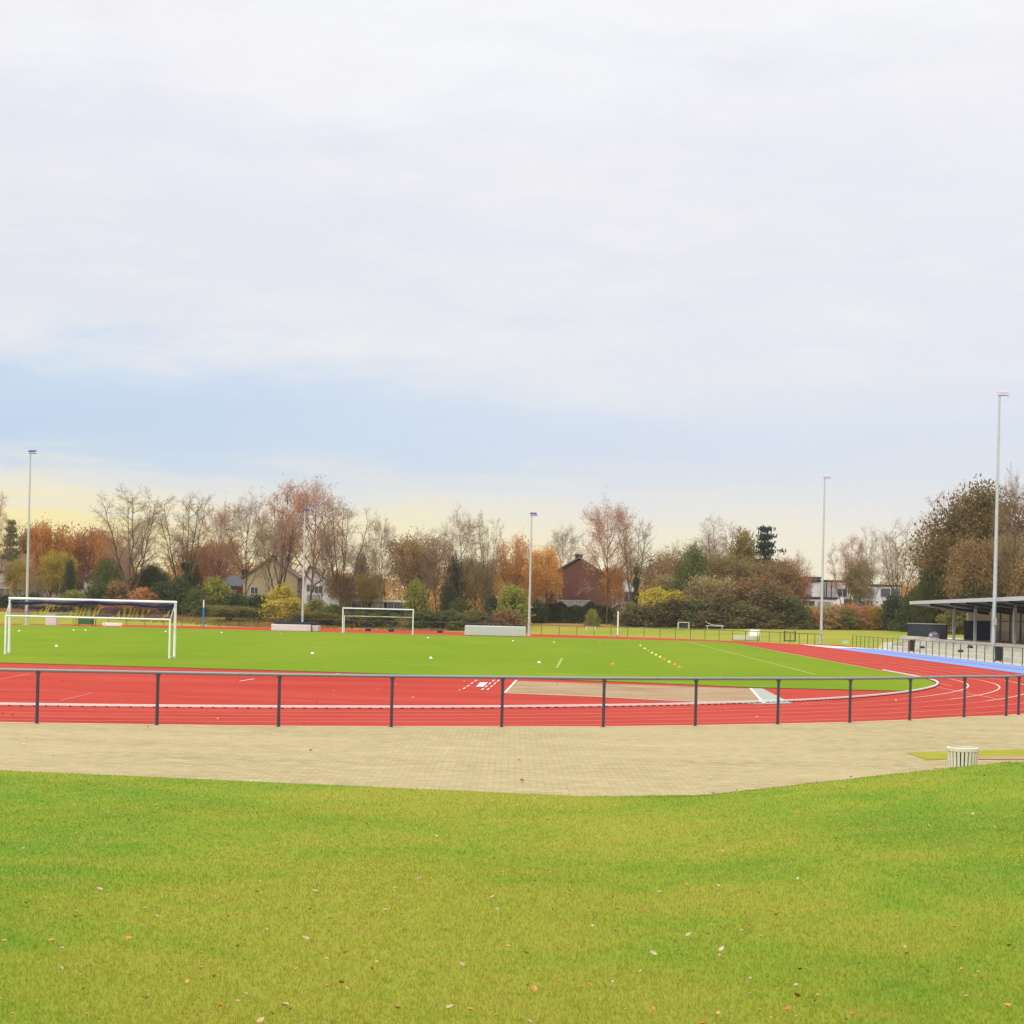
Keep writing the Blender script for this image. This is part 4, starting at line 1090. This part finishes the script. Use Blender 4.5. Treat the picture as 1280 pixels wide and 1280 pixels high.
def bare(label, i, px, y, w, d, **k): return plant('bare_tree', label, 'tree', 'bare%d' % i, px, y, w, d, group=T, **k)
def sparse(label, i, px, y, w, d, leaf, **k): return plant('autumn_tree', label, 'tree', 'sparse%d' % i, px, y, w, d, leaf=leaf, group=T, **k)
def leafy(label, i, px, y, w, d, leaf, **k): return plant('autumn_tree', label, 'tree', 'leafy%d' % i, px, y, w, d, leaf=leaf, group=T, **k)
def airy(label, i, px, y, w, d, leaf, **k): return plant('autumn_tree', label, 'tree', 'airy%d' % i, px, y, w, d, leaf=leaf, group=T, **k)
def crown(label, key, px, y, w, d, leaf, name='evergreen_tree', **k): return plant(name, label, 'tree', key, px, y, w, d, leaf=leaf, group=T, **k)
# --- left group
bare('bare brown tree cut by the left edge of the picture', 0, -8, 616, 62, 218, twig='twigpink')
crown('dark green pine behind the far left mast', 'pine0', 14, 652, 44, 236, 'green', 'pine_tree')
leafy('golden orange tree right of the far left mast', 0, 66, 655, 58, 230, 'orange', twig='twigtan')
leafy('yellow tinged small tree under the golden orange tree', 1, 72, 690, 46, 226, 'gold', twig='twigtan')
leafy('brown orange tree directly behind the left mast', 2, 42, 658, 40, 240, 'brown')
leafy('rust red tree right of the golden orange tree', 2, 112, 662, 58, 234, 'rust')
leafy('rust coloured low tree behind the large bare vase shaped tree', 1, 142, 684, 56, 242, 'rust')
crown('dark conical evergreen before the rust red tree', 'conifer0', 88, 698, 24, 222, 'dark')
crown('dark evergreen left of the large bare tree trunk', 'round0', 134, 700, 42, 224, 'green')
crown('dark evergreen between the two big bare trees at left', 'round1', 192, 706, 44, 224, 'dark')
bare('largest bare tree at left with vase shaped fan of branches', 0, 166, 607, 104, 220)
bare('pale stemmed leaning bare tree beneath the largest bare tree', 1, 156, 660, 60, 226, bark='barkwhite', twig='twigtan')
bare('bare tree with ivy dark trunk right of the largest bare tree', 4, 236, 616, 92, 220, ivy=.42, bark='barkgreen')
leafy('orange red tree seen behind the ivy trunked bare tree', 1, 252, 682, 62, 240, 'rust')
crown('narrow dark ivy column left of the cream house', 'column0', 246, 708, 15, 219, 'dark')
sparse('thin tree with pinkish leaves left of the cream house', 1, 277, 630, 44, 226, 'pinkbrown', twig='twigpink')
bare('upright bare tree in front of the cream gabled house', 3, 311, 614, 64, 221)
sparse('bare reddish topped tree right of the cream gable', 0, 352, 606, 76, 224, 'pinkbrown', twig='twigpink')
sparse('tallest pinkish bare tree above the second mast', 2, 392, 600, 92, 226, 'pinkbrown', twig='twigpink')
bare('broad bare tree left of the far goal', 4, 427, 624, 78, 220)
bare('short bare tree behind the white fronted house', 5, 368, 650, 66, 246, twig='twigpink')
leafy('low orange brown tree right of the white fronted house', 1, 428, 716, 42, 224, 'brown')
airy('hazy orange brown tree above the blue grey roof', 1, 276, 676, 66, 250, 'rust')
bare('narrow bare tree above the far goal', 3, 479, 641, 42, 221, bark='barkgreen')
bare('low bare tree left of the narrow bare tree above the goal', 5, 455, 672, 50, 246)
crown('small dark fir above the dark slate roof', 'conifer0', 452, 690, 34, 250, 'green')
# --- middle
leafy('dense brown tree with crow nest right of the far goal', 0, 520, 672, 72, 236, 'brown', twig='twig')
bare('bare tree above the dense brown tree', 1, 528, 660, 84, 244)
bare('bare tree with fine crown left of the dark fir', 2, 548, 662, 50, 232)
crown('dark fir in the middle between bare trees', 'conifer0', 567, 694, 38, 224, 'dark')
bare('tall slender bare tree above the dark fir', 3, 577, 634, 58, 222)
bare('bare tree with rounded crown above the long grey cover', 1, 610, 641, 52, 221)
leafy('low brown tree behind the grey cover', 1, 596, 700, 62, 238, 'olive')
airy('orange tree left of the middle mast', 0, 643, 672, 50, 228, 'orange', twig='twigtan')
airy('bright orange tree overlapping the brick house left side', 1, 682, 686, 50, 226, 'orange', twig='twigtan')
leafy('short dense orange tree under the brick house left eave', 1, 668, 708, 30, 225, 'orange', twig='twigtan')
bare('thin bare tree in front of the cream gable middle', 2, 336, 640, 40, 219, twig='twigtan')
bare('thin bare tree before the white fronted house', 3, 404, 660, 40, 219, bark='barkgreen')
leafy('golden leaved small tree before the far left house', 1, 22, 700, 34, 219, 'gold', twig='twigtan')
leafy('golden leaved small tree over the dark slate roof', 0, 462, 716, 36, 224, 'gold', twig='twigtan')
airy('orange leaved tree between rust tree and largest bare tree', 0, 138, 668, 50, 230, 'orange')
bare('faint bare tree behind the brick house roof', 2, 706, 656, 50, 252)
airy('reddish brown small tree at the brick house left eave', 0, 688, 696, 26, 230, 'rust')
sparse('tall tree with pinkish orange leaves right of the brick house', 1, 762, 626, 74, 223, 'pinkbrown', twig='twigpink')
airy('orange leaved small tree at the brick house right corner', 1, 768, 708, 34, 224, 'orange')
bare('bare forked tree with ivy dark trunk right of the brick house', 4, 797, 650, 54, 220, ivy=.55, bark='barkgreen')
leafy('hazy brown tree between forked bare tree and dark evergreen', 0, 832, 694, 62, 240, 'brown')
bare('bare tree behind the hazy brown tree', 3, 836, 676, 60, 250, twig='twigtan')
crown('dark green broad evergreen right of the yellow bushes', 'round0', 868, 684, 48, 221, 'green')
bare('bare crown rising behind the dark evergreen', 0, 903, 645, 78, 240)
bare('second bare crown left of the conical brown tree', 5, 880, 664, 56, 246, twig='twigtan')
crown('conical olive brown tree left of the blue green pine', 'conifer0', 930, 662, 66, 228, 'olivebrown')
crown('blue green pine with layered branches', 'pine0', 957, 660, 60, 230, 'bluegreen', 'pine_tree')
leafy('wide olive tree below the conical tree', 2, 912, 696, 80, 222, 'olivebrown')
leafy('orange brown tree below the blue green pine', 1, 968, 700, 66, 223, 'brown')
leafy('rusty low tree at the right end of the dark thicket', 0, 990, 712, 42, 226, 'rust')
bare('small bare tree at the right end of the dark thicket', 3, 1000, 688, 40, 234, twig='twigpink')
# --- right
sparse('small bare tree with reddish twigs right of the slim mast', 0, 1060, 671, 52, 226, 'pinkbrown', twig='twigpink')
leafy('dark leafy small tree before the white flat roofed house', 1, 1076, 702, 34, 224, 'olive')
bare('bare tree with pale trunks left of the stand', 1, 1090, 657, 52, 221, twig='twigtan', bark='barkpale')
bare('wide bare tree in front of the house by the stand', 0, 1127, 650, 76, 222, twig='twigtan')
bare('bare tree just left of the brown wood behind the stand', 5, 1162, 652, 60, 214, twig='twigtan')
crown('green ivy clad shrub tree at the left end of the stand roof', 'round1', 1161, 716, 40, 196, 'green')
leafy('brown hazy tree above the left end of the stand roof', 0, 1180, 682, 66, 206, 'brown')
bare('bare tree leaning above the brown hazy tree', 4, 1196, 608, 84, 205, twig='twigpink')
crown('large olive brown dense tree left of the tallest mast', 'round1', 1226, 609, 120, 196, 'olivebrown')
leafy('golden brown tree behind the stand middle', 2, 1222, 676, 74, 190, 'brown')
leafy('golden tree behind the tallest mast', 1, 1254, 668, 66, 192, 'tan')
bare('tall dark bare tree at the right edge', 3, 1272, 586, 70, 186)
leafy('yellow brown tree low at the right edge', 0, 1290, 690, 66, 186, 'brown')
leafy('olive tree between brown trees behind the stand', 0, 1200, 700, 56, 196, 'olive')
# --- bushes and hedges along the edge
B = 'bushes along the edge of the sports ground'
def bush(label, k, px, y, w, d, leaf, **kw): return plant('bush', label, 'bush', 'bush%d' % (k % 4), px, y, w, d, leaf=leaf, group=B, **kw)
def brush(label, k, px, y, w, d, leaf, **kw): return plant('brush', label, 'bush', 'brush%d' % (k % 2), px, y, w, d, leaf=leaf, group=B, twig='twigtan', **kw)
for i, (l, x, y, w, d, lf) in enumerate([
  ('low dark bush at the far left edge', 5, 744, 50, 216, 'dark'), ('low dark bush behind the left goal post', 40, 742, 46, 216, 'dark'),
  ('yellow green bush behind the near goal crossbar', 92, 738, 40, 214, 'yellowgreen'), ('dark bush right of the yellow green one behind the goal', 122, 730, 40, 215, 'green'),
  ('brownish bush behind the middle of the near goal', 148, 726, 46, 216, 'brown'), ('orange tinted bush behind the near goal right half', 178, 735, 36, 214, 'rust'),
  ('dark bush behind the near goal right post', 206, 728, 44, 216, 'dark'), ('green bush at the foot of the ivy trunked tree', 226, 722, 34, 215, 'dark'),
  ('green bush left of the blue pole', 246, 735, 34, 214, 'green'), ('yellow green bush behind the blue pole', 268, 722, 42, 218, 'yellowgreen'),
  ('dark hedge like bush below the blue grey roof', 298, 742, 46, 217, 'dark'), ('dark bush below the cream gable left part', 324, 744, 40, 216, 'dark'),
  ('gold and green bush below the cream gable', 352, 732, 52, 214, 'gold'), ('yellow bush left of the second mast', 366, 748, 38, 211, 'gold'),
  ('green brown bush right of the second mast', 396, 750, 40, 214, 'olive'), ('low green bush left post side of the far goal', 420, 756, 40, 212, 'green'),
  ('low green bush seen through the far goal left half', 446, 762, 44, 210, 'olive'), ('low dark green bush seen through the far goal right half', 478, 763, 44, 210, 'green'),
  ('bright yellow green round bush above the far goal right post', 521, 726, 34, 222, 'yellowgreen'), ('green bank bush right of the far goal', 530, 764, 48, 209, 'green'),
  ('green bank bush left of the grey cover', 562, 763, 48, 209, 'green'), ('olive bank bush behind the grey cover left end', 594, 763, 46, 209, 'olive'),
  ('dark clipped bush above the grey cover', 616, 745, 24, 220, 'dark'), ('green low bush among the middle trees', 574, 748, 34, 222, 'green'),
  ('yellow green bush left of the middle mast', 642, 732, 50, 217, 'yellowgreen'), ('reddish brown low bush behind the grey cover right end', 634, 762, 48, 210, 'brown'),
  ('dark bush right of the middle mast foot', 672, 750, 26, 222, 'dark'), 
  ('small yellow bush before the brick house hedge', 741, 762, 16, 214, 'yellowgreen'),
  ('gold bush right of the forked bare tree', 820, 735, 46, 218, 'gold'), ('gold bush in front of the dark broad evergreen', 846, 738, 40, 219, 'gold'),
  ('olive bush at the foot of the forked tree', 788, 752, 34, 216, 'olive'), ('dark brown thicket bush at its left end', 812, 757, 64, 214, 'thicket'),
  ('dark thicket bush below the gold bushes', 842, 749, 56, 213, 'thicket'), ('dark green thicket bush below the broad evergreen', 872, 750, 66, 213, 'green'),
  ('brown thicket bush in the middle of the thicket', 902, 740, 60, 212, 'thicket'), ('olive thicket bush below the conical tree', 930, 754, 58, 211, 'olive'),
  ('brown thicket bush below the blue green pine', 958, 736, 58, 212, 'thicket'), ('dark green thicket bush at its right end', 986, 746, 52, 212, 'green'),
  ('low brown thicket bush filling the gap beneath the pine', 944, 762, 70, 210.5, 'thicket'), ('low brown thicket bush filling the gap by the evergreen', 888, 764, 70, 210.5, 'thicket'),
  ('orange bush left of the slim mast foot', 1010, 760, 34, 214, 'rust'), ('brown bush behind the slim mast', 1036, 763, 40, 214, 'brown'),
  ('olive bush right of the slim mast', 1060, 762, 38, 214, 'olive'), ('rust bush before the second white house', 1082, 763, 36, 214, 'rust'),
  ('gold bush among pale trunks', 1096, 758, 26, 213, 'gold'), ('dark bush left of the stand', 1118, 744, 44, 212, 'dark'),
  ('dark green bush behind the slate screen', 1145, 738, 46, 205, 'dark'), ('dark bush behind the first stand column', 1175, 744, 46, 196, 'dark'),
  ('olive bush seen through the open end of the stand', 1196, 752, 44, 186, 'olive'),
  ('green bush behind the stand roof', 1215, 735, 50, 188, 'green')]):
    bush(l, i, x, y, w, d, lf)
for i, (l, x, y, w, d, lf) in enumerate([
  ('twiggy tan brush at the left of the near goal', 60, 752, 60, 211, 'tan'), ('twiggy reddish brush behind the near goal', 160, 754, 60, 210, 'rust'),
  ('twiggy green brush right of the blue pole', 290, 758, 60, 210, 'olive'), ('twiggy brush around the second mast foot', 390, 764, 60, 208, 'olive'),
  ('twiggy tan brush over the thicket', 890, 724, 60, 217, 'tan'),
  ('twiggy brown brush over the right part of the thicket', 950, 722, 60, 216, 'brown'), ('twiggy rust brush before the white houses', 1070, 757, 60, 218, 'rust'),
  ('twiggy tan brush by the slim mast', 1020, 756, 60, 219, 'tan'), ('twiggy brush above the gold bushes', 838, 722, 60, 226, 'tan')]):
    brush(l, i, x, y, w, d, lf)
# dark clipped hedge before the brick house
h0, h1 = P(664, 770, 228)[0], P(775, 770, 228)[0]; rs = np.random.RandomState(3); n = 16000
c = np.stack([h0+(h1-h0)*rs.rand(n), 228+rs.rand(n)*1.6, rs.rand(n)], 1)
zg = gz(0, 228); topz = P(700, 756, 228)[2]
c[:, 2] = zg+(topz-zg)*(c[:, 2]**.8)*(1+.1*np.sin(c[:, 0]*1.3)+.08*np.sin(c[:, 0]*3.1))
v, f = quads(c-np.array([(h0+h1)/2, 228, zg]), .13, rs); me = npmesh('hedge_foliage', v, f, M['leaf_dark'], 4)
t = thing('hedge', 'long dark green hedge in front of the brown brick house', 'hedge', ((h0+h1)/2, 228, zg))
o = bpy.data.objects.new('foliage', me); COL.objects.link(o); o.parent = t
st = MB()
for i in range(24): st.tube((h0-(h0+h1)/2+(h1-h0)*(i+.5)/24, .8, 0), (h0-(h0+h1)/2+(h1-h0)*(i+.6)/24, .8, (topz-zg)*.8), .04, .02, n=5)
st.build('stems', M['bark'], t)
# far-off wood closing the horizon, one mass
def woodland():
    rs = np.random.RandomState(77); cs = []
    vs_all = []; segs = []
    for i in range(260):
        a = rs.uniform(-.42, .42); d = rs.uniform(285, 360); x = math.tan(a)*d; h = rs.uniform(6.0, 10.5)+1.2*math.sin(x*.05); w = rs.uniform(4, 7)
        n = 420
        z = rs.rand(n)**.75*h; rr = w*np.sqrt(rs.rand(n))*np.sqrt(np.clip(1-(z/h-.45)**2*2.2, .05, 1)); an = rs.rand(n)*6.28
        cs.append(np.stack([x+np.cos(an)*rr, d+np.sin(an)*rr, 1+z], 1))
        for k in range(26):
            an = rs.rand()*6.28; r = rs.rand()*w*.8; p0 = (x+math.cos(an)*r*.35, d, 1+h*rs.uniform(.1, .6)); p1 = (x+math.cos(an)*r, d+math.sin(an)*r, p0[2]+h*rs.uniform(.2, .5))
            segs.append((np.array(p0), np.array(p1), .07, .02, 0))
    v, f = quads(np.concatenate(cs), .17, rs, 2.2); v2, f2 = tubes(segs, 3)
    V = np.concatenate([v, v2]); Fa = np.concatenate([f, f2+len(v)])
    me = npmesh('woodland', V, Fa, M['leaf_woodland'], 4); o = bpy.data.objects.new('woodland', me); COL.objects.link(o)
    tag(o, 'far-off brown leafless wood behind the houses', 'woodland', kind='stuff')
woodland()
# unkempt grass and leaf litter on the bank beyond the track
def bankgrass(name, label, leaf, x0, x1, n, seed):
    rs = np.random.RandomState(seed); d = rs.uniform(202, 222, n); x = rs.uniform(x0, x1, n)
    dens = np.sin(x*.35+seed)+np.sin(x*.13+d*.4+seed)+rs.randn(n)*.8
    z = np.array([gz(a, b) for a, b in zip(x, d)]); k = np.array([stad_dist(a, b) > 10.2 for a, b in zip(x, d)]) & (dens > .1)
    x, d, z = x[k], d[k], z[k]; c = np.stack([x, d, z+.03+.25*rs.rand(len(x))**2], 1)
    v, f = quads(c, .055, rs, 1.8); me = npmesh(name, v, f, M['leaf_'+leaf], 4); o = bpy.data.objects.new(name, me); COL.objects.link(o)
    tag(o, label, 'ground cover', kind='stuff')
bankgrass('leaf_litter', 'reddish brown leaf litter on the bank beyond the left bend', 'rust', -78, -8, 60000, 5)
bankgrass('bank_undergrowth', 'low olive undergrowth on the bank behind the far goal', 'olive', -60, 2, 50000, 6)

# ------------------------------------------------------------------ world
w = bpy.data.worlds.new('World'); S.world = w; w.use_nodes = True; nt = w.node_tree; nt.nodes.clear()
out = nt.nodes.new('ShaderNodeOutputWorld')
sky = nt.nodes.new('ShaderNodeTexSky'); sky.sky_type = 'NISHITA'; sky.sun_disc = False
SEL, SAZ = math.radians(32), math.radians(215)
sky.sun_elevation = SEL; sky.sun_rotation = SAZ; sky.air_density = 1; sky.dust_density = 2
b1 = nt.nodes.new('ShaderNodeBackground'); b1.inputs['Strength'].default_value = .10; nt.links.new(sky.outputs[0], b1.inputs[0])
tc = nt.nodes.new('ShaderNodeTexCoord'); sep = nt.nodes.new('ShaderNodeSeparateXYZ'); nt.links.new(tc.outputs['Generated'], sep.inputs[0])
def wm(scale):
    mp = nt.nodes.new('ShaderNodeMapping'); mp.inputs['Scale'].default_value = scale; nt.links.new(tc.outputs['Generated'], mp.inputs[0]); return mp.outputs[0]
n1 = noise(nt, wm((2.6, 2.6, 9)), 1.7, 7, .6); n2 = noise(nt, wm((4, 4, 26)), 2.0, 7, .6)
def math_(op, a, b_=None, c=None):
    n = nt.nodes.new('ShaderNodeMath'); n.operation = op
    for i, v in enumerate((a, b_, c)):
        if v is None: continue
        if isinstance(v, (int, float)): n.inputs[i].default_value = v
        else: nt.links.new(v, n.inputs[i])
    return n.outputs[0]
amp = mrange(nt, sep.outputs['Z'], .055, .15, .14, 1.0)
zd = math_('ADD', sep.outputs['Z'], math_('MULTIPLY', amp, math_('MULTIPLY_ADD', n1, .16, -.08)))
zd = math_('ADD', zd, math_('MULTIPLY_ADD', n2, .024, -.012))
left = math_('POWER', mrange(nt, sep.outputs['X'], .26, -.28), 1.3)       # 1 at the left of the view
cl = ramp(nt, math_('MULTIPLY', zd, 2.0), [(0, (.95,.78,.44)), (.08, (1.0,.86,.42)), (.114, (1.0,.88,.48)), (.132, (.84,.83,.76)), (.155, (.64,.74,.86)), (.19, (.56,.70,.89)), (.25, (.60,.73,.90)), (.31, (.80,.83,.90)), (.42, (.82,.83,.91)), (.56, (.88,.88,.95)), (.66, (.98,.98,1.0)), (1, (1.02,1.02,1.03))])
cr = ramp(nt, math_('MULTIPLY', zd, 2.0), [(0, (.95,.85,.66)), (.07, (.95,.87,.69)), (.10, (.91,.86,.75)), (.125, (.83,.83,.82)), (.17, (.76,.80,.86)), (.21, (.73,.79,.90)), (.26, (.77,.82,.91)), (.33, (.82,.84,.90)), (.44, (.84,.85,.93)), (.56, (.90,.90,.96)), (.66, (.98,.98,1.0)), (1, (1.02,1.02,1.03))])
cloud = mix(nt, left, cr, cl)
pat = noise(nt, wm((3, 3, 13)), 2.3, 7, .6)
cloud = mix(nt, math_('MULTIPLY', mrange(nt, pat, .46, .68, 0, .6), mrange(nt, sep.outputs['Z'], .11, .16)), cloud, (.95, .93, .93))
n5 = noise(nt, wm((2.5, 2.5, 9)), 3.1, 6, .6)
cloud = mix(nt, math_('MULTIPLY', mrange(nt, n5, .52, .75, 0, .35), mrange(nt, sep.outputs['Z'], .12, .2)), cloud, (.76, .79, .90))
n7 = noise(nt, wm((5, 5, 42)), 2.2, 6, .6)
lowm = math_('MULTIPLY', mrange(nt, sep.outputs['Z'], .035, .055), mrange(nt, sep.outputs['Z'], .10, .08))
cloud = mix(nt, math_('MULTIPLY', lowm, mrange(nt, n7, .45, .62, 0, .55)), cloud, (.85, .83, .80))
zen = mrange(nt, sep.outputs['Z'], .36, .9, 1.0, 2.3)
b2 = nt.nodes.new('ShaderNodeBackground'); nt.links.new(cloud, b2.inputs[0]); nt.links.new(zen, b2.inputs[1])
ms = nt.nodes.new('ShaderNodeMixShader'); ms.inputs[0].default_value = .93
nt.links.new(b1.outputs[0], ms.inputs[1]); nt.links.new(b2.outputs[0], ms.inputs[2]); nt.links.new(ms.outputs[0], out.inputs['Surface'])

sd = bpy.data.lights.new('sun', 'SUN'); sd.energy = 1.5; sd.angle = math.radians(12); sd.color = (1, .93, .80)
so = bpy.data.objects.new('sun', sd); COL.objects.link(so)
dirv = Vector((math.sin(SAZ)*math.cos(SEL), math.cos(SAZ)*math.cos(SEL), math.sin(SEL)))
so.rotation_euler = dirv.to_track_quat('Z', 'Y').to_euler(); so.location = dirv*100

# ------------------------------------------------------------------ faint haze in the air
m = bpy.data.materials.new('thin_haze'); m.use_nodes = True; nt = m.node_tree; nt.nodes.clear()
o_ = nt.nodes.new('ShaderNodeOutputMaterial'); pv_ = nt.nodes.new('ShaderNodeVolumePrincipled')
pv_.inputs['Color'].default_value = (.98, .93, .82, 1); pv_.inputs['Density'].default_value = HAZE; pv_.inputs['Anisotropy'].default_value = 0
nt.links.new(pv_.outputs[0], o_.inputs['Volume'])
mb = MB(); mb.box((0, 1800, 14.5), (6400, 4800, 33)); o = mb.build('haze', m); tag(o, 'thin pale haze in the air', 'haze', kind='stuff')

# ------------------------------------------------------------------ camera
cd = bpy.data.cameras.new('camera'); cd.sensor_width = 36; cd.lens = 36*F/1280; cd.clip_start = .1; cd.clip_end = 9000
cd.shift_y = 127/1280
co = bpy.data.objects.new('camera', cd); COL.objects.link(co)
co.matrix_world = Matrix(((CT, -ST, 0, 0), (0, 0, -1, 0), (ST, CT, 0, H), (0, 0, 0, 1)))
S.camera = co
S.render.engine = 'CYCLES'
S.view_settings.view_transform = 'Standard'; S.view_settings.look = 'None'; S.view_settings.exposure = 0; S.view_settings.gamma = 1
S.render.resolution_x = 1024; S.render.resolution_y = 1024
S.cycles.max_bounces = 5; S.cycles.diffuse_bounces = 2; S.cycles.transmission_bounces = 2
